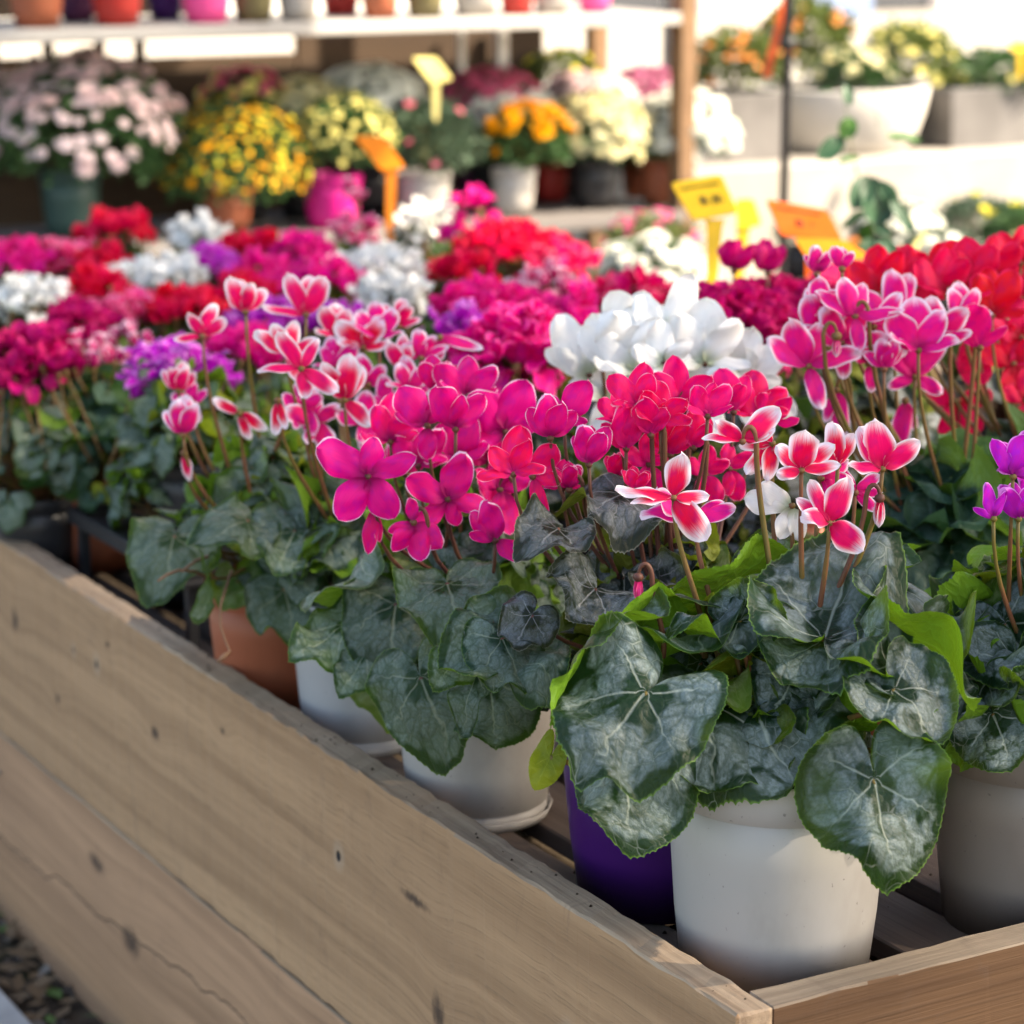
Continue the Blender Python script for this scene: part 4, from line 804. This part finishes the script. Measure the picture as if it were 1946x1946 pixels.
def mum(label,c,r,rz,colour,nb,bs,potm,pr,base,ph,leafm='mum_leaf',top=.1,name='potted_chrysanthemum',cat='potted plant',group='potted chrysanthemums on the shelf',potx=None,nl=1500,ls=.16,pom=False,colour2=None,extra_n=0):
    px_=potx if potx is not None else c.x
    root=thing(name,label,cat,(px_,c.y,base),group); rg=random.Random(int(c.x*991+nb))
    if potm: make_pot(root,pr,ph,M[potm],n=36)
    off=Vector((c.x-px_,0,c.z-base))
    f=link('foliage',bush_mesh(leafm,nl,ls),root); f.location=off; f.scale=(r*.97,r*.97,rz*.97); f.rotation_euler=(0,0,rg.uniform(0,6))
    for i in range(nb):
        u=top+(1-top)*(1-rg.random()**1.25) if rg.random()<.86 else rg.uniform(-.35,top); a=rg.uniform(0,2*PI); h=math.sqrt(max(0,1-u*u)); rr=rg.uniform(.96,1.08)
        p=Vector((math.cos(a)*h*r*rr,math.sin(a)*h*r*rr,u*rz*rr)); o=link('bloom',bloom_mesh(colour2 if (colour2 and rg.random()<.3) else colour,pom),root); o.location=off+p
        nrm=Vector((p.x/r,p.y/r,p.z/rz+.6)).normalized()+Vector((rg.uniform(-.3,.3),rg.uniform(-.3,.3),0)); o.rotation_mode='QUATERNION'; o.rotation_quaternion=nrm.to_track_quat('Z','Y')
        s=bs*1.45*rg.uniform(.75,1.15); o.scale=(s,s,s)
    if extra_n:
        mb=MB()
        for i in range(extra_n):
            u=top*.3-.25+(1.2-top*.3)*(1-rg.random()**1.15); u=min(u,.99); a=rg.uniform(0,2*PI); h=math.sqrt(max(0,1-u*u)); rr=rg.uniform(.93,1.06); p=Vector((math.cos(a)*h*r*rr,math.sin(a)*h*r*rr,u*rz*rr)); nrm=Vector((p.x/r,p.y/r,p.z/rz+.6)).normalized()
            e=nrm.orthogonal().normalized(); g_=nrm.cross(e); s=bs*1.15*rg.uniform(.6,1.1); mi=1 if (colour2 and rg.random()<.4) else 0
            vs=[p+nrm*s*.25]; 
            for k in range(14): vs.append(p+(e*math.cos(k*PI/7)+g_*math.sin(k*PI/7))*s*(1 if k%2 else .72)+nrm*s*rg.uniform(-.1,.1))
            mb.add([v+off for v in vs],[(0,1+k,1+(k+1)%14) for k in range(14)],mi=mi)
        tag(mb.build('blooms',[M['bloom_'+colour],M['bloom_'+(colour2 or colour)]],root),kind='stuff')
    return root
SY,SZ,TZ=5.0,.088,.545
M['shelf_white']=wood('pale_painted_plank',(.52,.50,.47),(.40,.38,.36),(),axis='x',weather=.3)
M['shelf_grey']=wood('grey_weathered_plank',(.22,.20,.19),(.14,.125,.12),(),axis='x',weather=.5)
M['shelf_wood']=wood('orange_brown_post',(.24,.14,.075),(.16,.09,.05),(),axis='y',weather=.3)
M['panel']=wood('dark_brown_panel',(.075,.045,.026),(.05,.03,.018),(),axis='x',weather=.3)
M['metal']=simple('galvanised_metal',(.45,.45,.46),.4,.1,30,0,.5,.6)
sh=thing('plant_shelf','two tier timber plant shelf behind the cyclamen bed','shelf',(.6,SY,-.47))
def sp(name,lo,hi,m_,bev=.003):
    mb=MB(); box(mb,lo,hi,bev=bev); return put(mb.build(name,m_,sh,smooth=False))
sp('shelf_board',(.3,SY,TZ-.027),(3.34,SY+.235,TZ),M['shelf_white']); sp('shelf_board',(.3,SY+.245,TZ-.027),(3.34,SY+.46,TZ),M['shelf_white'])
sp('shelf_board',(.3,SY,SZ-.030),(3.36,SY+.245,SZ),M['shelf_grey']); sp('shelf_board',(.3,SY+.255,SZ-.030),(3.36,SY+.50,SZ),M['shelf_grey'])
for x0 in (3.341,): 
    sp('post',(x0,SY+.002,-.47),(x0+.045,SY+.05,1.35),M['shelf_wood']); sp('post',(x0+.02,SY+.42,-.47),(x0+.065,SY+.465,1.35),M['shelf_wood'])
sp('post',(3.14,SY+.505,-.47),(3.17,SY+.53,TZ-.042),M['metal']); sp('post',(3.03,SY+.505,-.47),(3.05,SY+.52,TZ-.042),M['metal'])
sp('post',(.9,SY+.505,-.47),(.94,SY+.545,TZ-.042),M['shelf_wood'])
sp('back_panel',(.3,SY+.555,SZ-.09),(2.02,SY+.575,ony(60,110,SY+.575).z),M['panel']); sp('back_panel',(2.021,SY+.555,SZ-.09),(2.619,SY+.575,ony(300,108,SY+.575).z),M['panel']); sp('back_panel',(2.62,SY+.555,SZ-.09),(3.30,SY+.575,TZ-.012),M['panel'])
sp('back_panel',(.3,SY+.48,TZ+.001),(2.36,SY+.50,1.30),M['panel'])
sp('back_panel',(.3,SY+.555,-.46),(3.30,SY+.575,SZ-.095),M['panel'])
for xx in (1.83,1.955,2.075,2.17): sp('bracket',(xx,SY+.44,TZ-.12),(xx+.022,SY+.459,TZ-.0275),M['panel'])

def mp(px,py,rx,dy=.22): c=ony(px,py,SY+dy); return c, rx*depth(c)/FPX
def shelf_mum(label,px,py,rx,rzf,colour,nb,bs,potm,pr,ph,potpx=None,dy=.20,**kw):
    c,r=mp(px,py,rx,dy); pxx=ony(potpx,400,SY+dy).x if potpx else None
    return mum(label,c,r,r*rzf,colour,nb,bs,potm,pr,SZ+.0005,ph,potx=pxx,**kw)
shelf_mum('very large pale pink chrysanthemum in a dark green pot left on the shelf',150,262,186,.80,'pale_pink',99,.017,'pot_green',.066,.15,135,dy=.22,top=.30,pom=True,extra_n=170,nl=2600,ls=.13)
shelf_mum('amber yellow small flowered chrysanthemum in a terracotta pot',442,318,148,.86,'amber',99,.0055,'pot_terra',.060,.10,430,dy=.17,top=.0,nl=2600,ls=.12,colour2='lemon',extra_n=700)
shelf_mum('lemon tinted chrysanthemum in the magenta pot',655,268,98,.9,'cream_yellow',80,.0065,'pot_magenta',.066,.118,632,dy=.12,extra_n=260)
shelf_mum('grey green chrysanthemum with hardly any pink flowers in the wide white pot',812,278,104,.88,'rose',12,.008,'pot_white',.064,.112,805,dy=.13,leafm='mum_leaf_grey')
shelf_mum('golden chrysanthemum in the narrow white pot',1002,275,86,.85,'amber',80,.0125,'pot_white',.052,.11,976,dy=.10,top=.35,pom=True)
shelf_mum('cream flowered chrysanthemum in the black pot',1132,262,98,.86,'cream',90,.015,'pot_black',.060,.115,1132,dy=.14,pom=True,extra_n=180)
shelf_mum('white chrysanthemum in the rightmost terracotta pot on the shelf',1292,258,100,.82,'white',96,.017,'pot_terra',.054,.105,1255,dy=.13,pom=True,extra_n=220)
shelf_mum('grey green chrysanthemum in the plum purple pot between two white pots',905,290,60,.9,'mauve',10,.012,'pot_plum',.05,.11,905,dy=.34,leafm='mum_leaf_grey')
shelf_mum('half hidden chrysanthemum in a dark red pot between the narrow white and black pots',1045,290,60,.9,'amber',26,.014,'pot_red',.048,.10,1045,dy=.30)
shelf_mum('small leafy chrysanthemum in the brown pot right of the black one',1210,300,56,.8,'cream',20,.013,'pot_terra',.048,.10,1215,dy=.28)
# back row on the shelf
shelf_mum('rose pink chrysanthemum in the back row behind the amber one',462,188,82,.62,'rose',60,.013,'pot_black',.055,.11,dy=.33,pom=True,colour2='cream_yellow')
shelf_mum('pale blush chrysanthemum in the back row right of the rose pink one',570,208,86,.6,'cream',90,.013,'pot_black',.055,.11,dy=.32,pom=True,extra_n=260)
shelf_mum('sunlit cream white chrysanthemum in the back row left of the yellow tag',702,190,96,.62,'white',98,.014,'pot_black',.055,.11,dy=.30,pom=True,extra_n=260)
shelf_mum('dusty pink chrysanthemum in the back row right of the yellow tag',935,186,88,.6,'rose',90,.011,'pot_black',.055,.11,dy=.29,pom=True,extra_n=260)
shelf_mum('white chrysanthemum in the back row above the golden one',955,212,92,.5,'white',90,.014,'pot_black',.055,.11,dy=.26,pom=True,extra_n=260)
shelf_mum('olive green chrysanthemum in bud at the back right of the shelf',1068,138,72,.6,'lemon',18,.011,'pot_black',.055,.11,dy=.46,leafm='olive_leaf')
shelf_mum('blush white chrysanthemum in the back row above the cream one',1120,192,92,.55,'pale_pink',90,.013,'pot_black',.055,.11,dy=.32,pom=True,extra_n=260)
shelf_mum('mauve chrysanthemum in the back row at the right end of the shelf',1226,186,76,.7,'mauve',99,.012,'pot_black',.055,.11,dy=.38,pom=True,extra_n=260)
# pots on the top tier, cut by the upper edge of the view
TP=[(70,.062,'pot_terra','orange terracotta pot first from the left on the top shelf'),(148,.045,'pot_plum','dark plum pot behind the two first clay pots on the top shelf'),(222,.060,'pot_red','brick red pot second from the left on the top shelf'),(315,.044,'pot_purple','violet pot beside the pink one on the top shelf'),(392,.060,'pot_pink','bright pink pot on the top shelf'),
 (482,.052,'pot_olive','olive brown pot right of the bright pink one on the top shelf'),(566,.050,'pot_white','first white pot from the left on the top shelf'),(648,.050,'pot_red','dark red pot right of the first white pot on the top shelf'),(722,.048,'pot_terra','sunlit terracotta pot in the middle of the top shelf'),(808,.050,'pot_olive','sage pot beside leafy sprigs on the top shelf'),(904,.060,'pot_white','wide white pot on the right half of the top shelf'),(982,.046,'pot_red','coral pot between two white pots on the top shelf'),(1048,.050,'pot_white','white pot nearest the right end of the top shelf'),(1130,.044,'pot_pink','small pink pot at the right end of the top shelf')]
for i,(px,r,pm,lb) in enumerate(TP):
    dy=.10 if i not in (1,3,7) else .26
    c=ony(px,30,SY+dy); root=thing('potted_plant',lb,'potted plant',(c.x,c.y,TZ+.0005),'potted plants on the top shelf')
    make_pot(root,r,r*2.1,M[pm],.74,n=36)
    f=link('foliage',bush_mesh(R_.choice(['mum_leaf','mum_leaf_grey','olive_leaf']),500,.26),root); f.location=(0,0,r*2.1+r*.55); f.scale=(r*1.15,r*1.15,r*1.0)
# sunlit white mound and heather in the bed's far right corner
c=onz(1236,535,.16); mum('sunlit round white chrysanthemum cushion at the far right of the cyclamen bed',c,.100,.072,'white',99,.0135,'pot_terra',.055,0,.09,top=.05,group='potted chrysanthemums',pom=True)
c=onz(1238,470,.12); mum('thin pink flowered heather between the bed and the shelf',c,.10,.07,'pink',26,.008,'pot_terra',.05,0,.06,leafm='olive_leaf',name='potted_heather',group=None,nl=420,ls=.2)
# low table with green pots, lower right of the background
tb=thing('display_table','low grey table with green pots beyond the bed','table',(3.1,3.9,-.47)); 
def tbp(n_,lo,hi):
    mb=MB(); box(mb,lo,hi); put_=mb.build(n_,M['shelf_grey'],tb,smooth=False); put(put_)
tbp('table_top',(2.75,3.1,-.03),(4.3,4.5,0.0))
for q in ((2.8,3.15),(4.2,3.15),(2.8,4.4),(4.2,4.4)): tbp('leg',(q[0],q[1],-.47),(q[0]+.05,q[1]+.05,-.031))
def onp(px,py,z=.0): return onz(px,py,z)
for (px,py,z,r,col,nb,lf,lb) in [(1705,440,.12,.095,'white',70,'mum_leaf_grey','bright white chrysanthemum on the low table right of the orange tags'),(1860,425,.10,.10,'lemon',6,'mum_leaf_grey','dull green bushy plant on the low table near the right edge'),(1950,440,.10,.10,'lemon',4,'mum_leaf','dull green bushy plant cut by the right edge of the view'),
   (1790,480,.13,.08,'white',10,'mum_leaf_grey','grey green leafy plant on the low table in front of the bushy ones'),(1920,500,.14,.08,'cream',5,'mum_leaf_grey','low grey green plant on the low table behind the red cyclamen'),(1650,500,.13,.075,'orange',6,'mum_leaf','small green plant behind the orange tags'),(1530,440,.10,.07,'amber',5,'olive_leaf','small olive plant beside the dark pole')]:
    c=onz(px,py,z); mum(lb,c,r,r*.62,col,nb,.011,'pot_black',.05,0.0005,.07,leafm=lf,group='potted plants on the low table',name='potted_shrub')
# ---- terrace with planters
M['pale_stone']=simple('pale_concrete',(.36,.33,.29),.85,.12,5,.2,.2)
M['conc_grey_shaded']=simple('shaded_grey_concrete',(.15,.142,.138),.85,.2,6,.3,.2)  # grey darkened to stand in for shade on the box planters
M['conc_white']=simple('white_concrete',(.55,.52,.48),.8,.08,6,.15,.2)
t_=MB(); box(t_,(3.62,5.45,-.47),(14,16,.125),bev=.01); tag(t_.build('terrace',M['pale_stone'],smooth=False),kind='structure')
def planter(label,px0,px1,pytop,m_,y,bowl=False,shrub=None,h=.18):
    a=ony(px0,220,y); b=ony(px1,220,y); cx=(a.x+b.x)/2; w=(b.x-a.x); root=thing('concrete_planter',label,'planter',(cx,y+.16,.1255))
    mb=MB()
    if bowl:
        r=w/2; lathe(mb,[(.001,0),(r*.72,0),(r*.86,h*.2),(r*.95,h*.6),(r,h*.97),(r*.99,h),(r*.93,h),(r*.9,h*.88),(r*.85,h*.5)],56)
    else:
        n=4; x0,x1,y0,y1=-w/2,w/2,-.13,.15; tp=.93; th=.018
        ring=lambda s,z,i: [(x0*s+i,y0*s+i,z),(x1*s-i,y0*s+i,z),(x1*s-i,y1*s-i,z),(x0*s+i,y1*s-i,z)]
        vs=ring(tp,0,0)+ring(1,h-.003,0)+ring(1,h,.003)+ring(1,h,th)+ring(.95,h*.6,th)
        fs=[(3,2,1,0)]; 
        for L in range(4):
            for k in range(4): q=(k+1)%4; fs.append((L*4+k,L*4+q,L*4+4+q,L*4+4+k))
        mb.add(vs,fs)
    mb.build('planter_body',M[m_],root,smooth=bowl)
    so=MB(); 
    if bowl: lathe(so,[(.001,h*.9),(w*.43,h*.88)],24)
    else: so.add([(-w*.46,-.12,h*.85),(w*.46,-.12,h*.85),(w*.46,.135,h*.85),(-w*.46,.135,h*.85)],[(0,1,2,3)])
    so.build('soil',M['soil'],root); return root
planter('grey box shaped concrete planter on the terrace left of the dark pole',1325,1512,165,'conc_grey_shaded',5.50,h=.178)
planter('sunlit white round planter on the terrace right of the dark pole',1518,1797,165,'conc_white',5.55,bowl=True,h=.175)
planter('taupe box shaped planter on the terrace at the right edge',1822,2010,170,'conc_grey_shaded',5.50,h=.165)
for (px,py,rx,rz,col,nb,lf,bs,lb,y) in [(1400,128,84,.7,'orange',40,'olive_leaf',.012,'orange flowered shrub growing in the grey box planter',5.66),(1530,90,84,.9,'orange',50,'olive_leaf',.014,'taller orange flowered shrub behind the dark pole',5.95),(1620,142,70,.55,'cream',60,'mum_leaf',.016,'pale cream flowered shrub in the left half of the white planter',5.66),(1725,120,84,.75,'cream_yellow',60,'olive_leaf',.014,'yellow green shrub in the right half of the white planter',5.72),(1900,150,100,.45,'cream_yellow',30,'mum_leaf',.012,'low green shrub growing in the taupe planter',5.66)]:
    c=ony(px,py,y); r=rx*1.12*depth(c)/FPX; mum(lb,c,r,r*rz*1.1,col,int(nb*.8),bs*.75,None,0,.1255 if y>5.9 else .26,0,leafm=lf,name='flowering_shrub',cat='shrub',group=None,nl=1100,ls=.2)
# ---- sunlit buildings across the street
M['render_white']=simple('white_render_wall',(.74,.71,.66),.9,.06,1.5,.1,.2)
M['win']=simple('dark_window_glass',(.05,.055,.065),.15,.1,3,0,.5); M['frame']=simple('grey_window_frame',(.20,.19,.20),.6)
bd=thing('street_building','sunlit white rendered building across the terrace','building',(8,12.5,.125))
def bp(n_,lo,hi,m_,par=None):
    mb=MB(); box(mb,lo,hi,bev=.01); o=mb.build(n_,m_,par or bd,smooth=False); 
    o.matrix_parent_inverse=(bd.matrix_basis).inverted() if par is None else Matrix.Identity(4)
    return o
bp('wall',(-2,12.5,-.46),(18,13,5.5),M['render_white'])
for xx in (7.6,9.35,11.1):
    d_=bp('door',(xx,12.44,.13),(xx+.75,12.495,2.2),M['win']); bp('door_frame',(xx-.1,12.42,.13),(xx-.002,12.499,2.3),M['frame']); bp('door_frame',(xx+.752,12.42,.13),(xx+.85,12.499,2.3),M['frame'])
s_=MB(); c=pt(1600,12,9.); box(s_,(c.x-.12,c.y,c.z-.05),(c.x+.14,c.y+.02,c.z+.18),bev=.004); box(s_,(c.x-.01,c.y+.021,.126),(c.x+.03,c.y+.05,c.z+.15),bev=.004)
tag(s_.build('street_sign',simple('blue_grey_paint',(.16,.22,.36),.5),smooth=False),'blurred blue grey sign standing beyond the orange shrub','sign')

# ================================================================== plastic labels on stakes
def tagm(n_,c_): return simple(n_,c_,.45,.05,40,0,.4,trans=.25)
M['tag_orange']=tagm('orange_plastic',(.84,.25,.012)); M['tag_yellow']=tagm('yellow_plastic',(.90,.58,.03)); M['tag_orange_shaded']=tagm('shaded_orange_plastic',(.74,.11,.006)); M['tag_lit']=tagm('sunlit_yellow_plastic',(.90,.78,.30)); M['tag_pale']=tagm('pale_yellow_plastic',(.82,.72,.28))  # pale yellow has sunlight painted in, the darker orange has shade painted in
M['ink']=simple('marker_ink',(.07,.03,.01),.7)
def price_tag(label,corners,stake,t,m_,tilt=.03,scrib=0,wid=(.006,.004)):
    # corners: four photo pixels round the panel (upper left first); the upper edge leans back by tilt metres
    P4=[pt(x,y,t+(tilt if i<2 else 0)) for i,(x,y) in enumerate(corners)]; n=(P4[1]-P4[0]).cross(P4[3]-P4[0]).normalized()
    if n.dot(TW)<0: n=-n
    B=pt(stake[2],stake[3],t); root=thing('price_tag',label,'price tag',tuple(B),None); mb=MB(); e=n*.0011
    q=[]
    for i in range(4):     # rounded corners
        a,b,c=P4[i-1],P4[i],P4[(i+1)%4]
        for s in (0,.5,1): q.append((b+(a-b).normalized()*.007)*(1-s)**2+b*2*s*(1-s)+(b+(c-b).normalized()*.007)*s*s)
    k=len(q); mb.add([v+e for v in q]+[v-e for v in q],[tuple(range(k)),tuple(range(2*k-1,k-1,-1))]+[(i,i+k,(i+1)%k+k,(i+1)%k) for i in range(k)])
    put(mb.build('panel',m_,root,smooth=False))
    A=pt(stake[0],stake[1],t+.0015)-n*.0008; D=B-A; sd=D.cross(n).normalized(); st=MB(); w0,w1=wid; pts=[]
    for f,w in ((-.02,w0*1.3),(.06,w0),(.9,w1),(1.,w1*.2)): pts+=[A+D*f-sd*w-n*.0025,A+D*f+sd*w-n*.0025,A+D*f+sd*w-n*.0005,A+D*f-sd*w-n*.0005]
    fs=[(3,2,1,0),(12,13,14,15)]+[(i*4+k,i*4+(k+1)%4,i*4+4+(k+1)%4,i*4+4+k) for i in range(3) for k in range(4)]
    st.add(pts,fs); put(st.build('stake',m_,root,smooth=False))
    if scrib:
        sc=MB(); u=(P4[1]-P4[0]); v_=(P4[3]-P4[0]); rg=random.Random(int(stake[0]))
        ink=lambda a,b: P4[0]+u*a+v_*b+n*.0016
        pts=[ink(.10+.75*i/26,.20+.035*math.sin(i*2.3)+.02*rg.uniform(-1,1)) for i in range(27)]
        tube(sc,pts,.0013,4)
        for (a0,a1,b) in ((.34,.46,.56),(.55,.74,.58)): 
            tube(sc,[ink(a0+(a1-a0)*i/9,b+.12*math.sin(i*1.5)) for i in range(10)],.0010,4)
        put(sc.build('handwriting',M['ink'],root))
    return root
price_tag('orange price tag on a tall stake by the magenta pot',[(672,259),(727,259),(771,319),(726,326)],(744,322,739,486),4.4,M['tag_orange'],.03,wid=(.0085,.006))
price_tag('yellow orange handwritten price tag left of the two tall crimson flowers',[(1274,348),(1371,332),(1402,404),(1317,420)],(1358,418,1353,545),3.45,M['tag_yellow'],.03,1,wid=(.011,.007))
price_tag('small bright yellow price tag half behind the handwritten yellow one',[(1396,380),(1432,378),(1448,428),(1402,436)],(1413,430,1402,540),4.1,M['tag_yellow'],.02,wid=(.010,.008))
price_tag('shaded orange handwritten price tag right of the dark pole foot',[(1455,379),(1572,400),(1602,458),(1485,448)],(1545,452,1540,560),3.45,M['tag_orange_shaded'],.03,1,wid=(.009,.007))
price_tag('second orange price tag just under the shaded orange one',[(1508,452),(1606,457),(1668,498),(1540,500)],(1568,496,1566,580),3.40,M['tag_orange'],.02,wid=(.014,.010))
price_tag('sunlit yellow price tag standing in the back row chrysanthemums',[(784,110),(828,109),(860,150),(822,162)],(828,158,828,230),5.38,M['tag_lit'],.06,wid=(.008,.005))
price_tag('pale yellow price tag leaning left behind the coral red cyclamen',[(1745,448),(1767,440),(1722,512),(1704,520)],(1714,514,1700,560),3.6,M['tag_pale'],.01,wid=(.006,.004))
price_tag('yellow price tag in the taupe planter at the right edge',[(1918,78),(1960,80),(1964,98),(1922,96)],(1940,96,1940,150),6.6,M['tag_yellow'],.02,wid=(.008,.006))
# climbing plant with loose leaves before the sunlit wall
M['vine_leaf']=simple('fresh_green_leaf',(.045,.13,.02),.45,.3,30,0,.4,trans=.3); M['vine_dark']=simple('deep_green_leaf',(.03,.085,.04),.45,.3,30,0,.4,trans=.2)
vt=3.75; B=pt(1668,585,vt); vr=thing('climbing_plant','tall thin leafy plant standing right of the orange tags','plant',tuple(B)); vm=MB()
tube(vm,[pt(*q,vt) for q in ((1668,620),(1672,520),(1660,440),(1640,370),(1622,300),(1612,230),(1598,165))],[.0022,.002,.0018,.0014,.001,.0008,.0006],5)
put(vm.build('stem',M['stem_green'],vr)); vm=MB()
for (ax,ay,tx,ty,w,e,mi) in [(1622,226,1604,254,.95,.2,0),(1604,262,1566,294,.62,.3,1),(1684,262,1740,262,.50,.6,0),(1592,310,1626,298,.35,.6,0),(1662,204,1669,232,.2,.8,1),(1584,172,1560,170,.5,.4,0),(1606,160,1614,192,.6,.3,1),
   (1650,335,1628,385,.7,.3,1),(1655,338,1672,412,.85,.2,1),(1668,345,1702,392,.6,.3,1),(1690,380,1728,428,.5,.4,1),(1650,400,1606,425,.4,.6,0),(1655,430,1690,440,.7,.4,1),(1660,450,1648,500,.9,.2,1),(1668,455,1700,500,.8,.3,1),(1660,480,1622,510,.6,.3,0),(1672,500,1705,545,.7,.3,1),(1655,420,1640,450,.7,.2,0)]:
    A=pt(ax,ay,vt); T=pt(tx,ty,vt+R_.uniform(-.02,.02)); L=(T-A).length
    petal(vm,A,T-A,TW*(1-e)+Vector((0,0,1))*e+RT*.2,L*1.25,L*w*1.3,curl=.3,cup=.25,mi=mi)
put(vm.build('foliage',[M['vine_leaf'],M['vine_dark']],vr))

# ================================================================== dark pole in view, and an added unseen canopy that shades the bed
aw=thing('pole_and_added_canopy','dark metal pole with an added unseen shade canopy for the cyclamen bed','awning',(2.7,3.8,-.47))
pb=pt(1489,400,4.75); mb=MB(); tube(mb,[(pb.x,pb.y,-.47),(pb.x,pb.y,2.36)],.0085,14); tube(mb,[(pb.x,pb.y,-.465),(pb.x,pb.y,-.45)],.04,20)
put(mb.build('pole',simple('black_steel',(.03,.03,.032),.4,.2,20,0,.5),aw))
cz=pt(1497,78,4.75).z; mb=MB(); tube(mb,[(pb.x,pb.y,cz-.012),(pb.x,pb.y,cz+.012)],.014,14); tube(mb,[(pb.x+.012,pb.y-.01,cz),(pb.x+.03,pb.y-.025,cz)],.005,8); put(mb.build('clamp',simple('black_rubber',(.02,.02,.02),.6),aw))
can=MB(); poly=[(1.75,-3.2),(3.60,-3.2),(3.78,2.6),(4.02,3.7),(4.05,6.0),(1.75,6.0)]  # added out of view, outlined so its shadow covers the bed
can.add([(x,y,2.36+.004) for x,y in poly]+[(x,y,2.40) for x,y in poly],[(5,4,3,2,1,0),(6,7,8,9,10,11)]+[(i,(i+1)%6,(i+1)%6+6,i+6) for i in range(6)])
mc,nt=mat('added_canopy_cloth'); N=NT(nt); d_=N.n('ShaderNodeBsdfDiffuse'); d_.inputs[0].default_value=(.30,.28,.25,1); tp_=N.n('ShaderNodeBsdfTransparent'); mx=N.n('ShaderNodeMixShader')  # partly see-through so some direct sun leaks onto the bed
N.L(N.ramp(N.noise(N.obj(),2.6,2,.5),.42,.62,.25,.50),mx.inputs[0]); N.L(d_.outputs[0],mx.inputs[1]); N.L(tp_.outputs[0],mx.inputs[2]); o_=N.n('ShaderNodeOutputMaterial'); N.L(mx.outputs[0],o_.inputs[0])
put(can.build('canopy',mc,aw,smooth=False))
for (x,y) in ((1.85,-2.9),(3.45,-2.9),(1.85,5.9),(3.9,5.9)):  # unseen poles added to carry the canopy
    mb=MB(); tube(mb,[(x,y,-.47),(x,y,2.363)],.02,12); put(mb.build('pole',M['metal'],aw))
rb=MB(); a0=pt(1500,-30,4.7); a1=pt(1456,148,4.7); d=(a1-a0); sd=d.cross(TW).normalized()*.0085; V=[]
for i in range(9):
    f=i/8; p=a0+d*f+TW*.004*math.sin(f*7); w=sd*(.6+.45*f)+TW*.003*math.cos(f*5); V+=[p-w,p+w]
rb.add(V+[v-TW*.0008 for v in V],[(2*i,2*i+1,2*i+3,2*i+2) for i in range(8)]+[(18+2*i,18+2*i+2,18+2*i+3,18+2*i+1) for i in range(8)])
tube(rb,[a0,Vector((pb.x,pb.y-.01,a0.z+.02))],.003,5)
tag(rb.build('plastic_tape',simple('orange_red_tape',(.78,.12,.02),.5,.05,20,trans=.2)),'orange red tape hanging slanted from the dark pole','tape')

# ================================================================== light and camera
SUN=Vector((.58,-.48,.66)).normalized()
w=bpy.data.worlds.new('World'); scene.world=w; w.use_nodes=True; nt=w.node_tree; nt.nodes.clear()
sky=nt.nodes.new('ShaderNodeTexSky'); sky.sky_type='NISHITA'; sky.sun_disc=False; sky.sun_elevation=math.asin(SUN.z); sky.sun_rotation=math.atan2(SUN.x,SUN.y); sky.altitude=50; sky.dust_density=2.2; sky.air_density=1.0; sky.ozone_density=.8
bg=nt.nodes.new('ShaderNodeBackground'); bg.inputs[1].default_value=.15; ou=nt.nodes.new('ShaderNodeOutputWorld'); nt.links.new(sky.outputs[0],bg.inputs[0]); nt.links.new(bg.outputs[0],ou.inputs[0])
sd=bpy.data.lights.new('sun','SUN'); sd.energy=4.0; sd.angle=math.radians(.5); sd.color=(1,.93,.82); so=bpy.data.objects.new('sun',sd); COL.objects.link(so); so.rotation_mode='QUATERNION'; so.rotation_quaternion=SUN.to_track_quat('Z','Y'); so.location=(3,-3,6)
cd=bpy.data.cameras.new('camera'); cd.sensor_width=36; cd.sensor_fit='HORIZONTAL'; cd.lens=36*FPX/1946; cd.clip_start=.05; cd.clip_end=200
cd.dof.use_dof=True; cd.dof.focus_distance=1.93; cd.dof.aperture_fstop=6.3; cd.dof.aperture_blades=0
co=bpy.data.objects.new('camera',cd); COL.objects.link(co); co.location=CAM; co.rotation_euler=(PI/2-PITCH,0,-AZ); scene.camera=co
scene.view_settings.view_transform='Standard'; scene.view_settings.look='None'; scene.view_settings.gamma=1; scene.view_settings.exposure=1.92
scene.view_settings.use_white_balance=True; scene.view_settings.white_balance_temperature=7500
scene.cycles.use_denoising=True; scene.cycles.max_bounces=7; scene.cycles.transparent_max_bounces=4; scene.cycles.diffuse_bounces=3; scene.cycles.sample_clamp_indirect=6
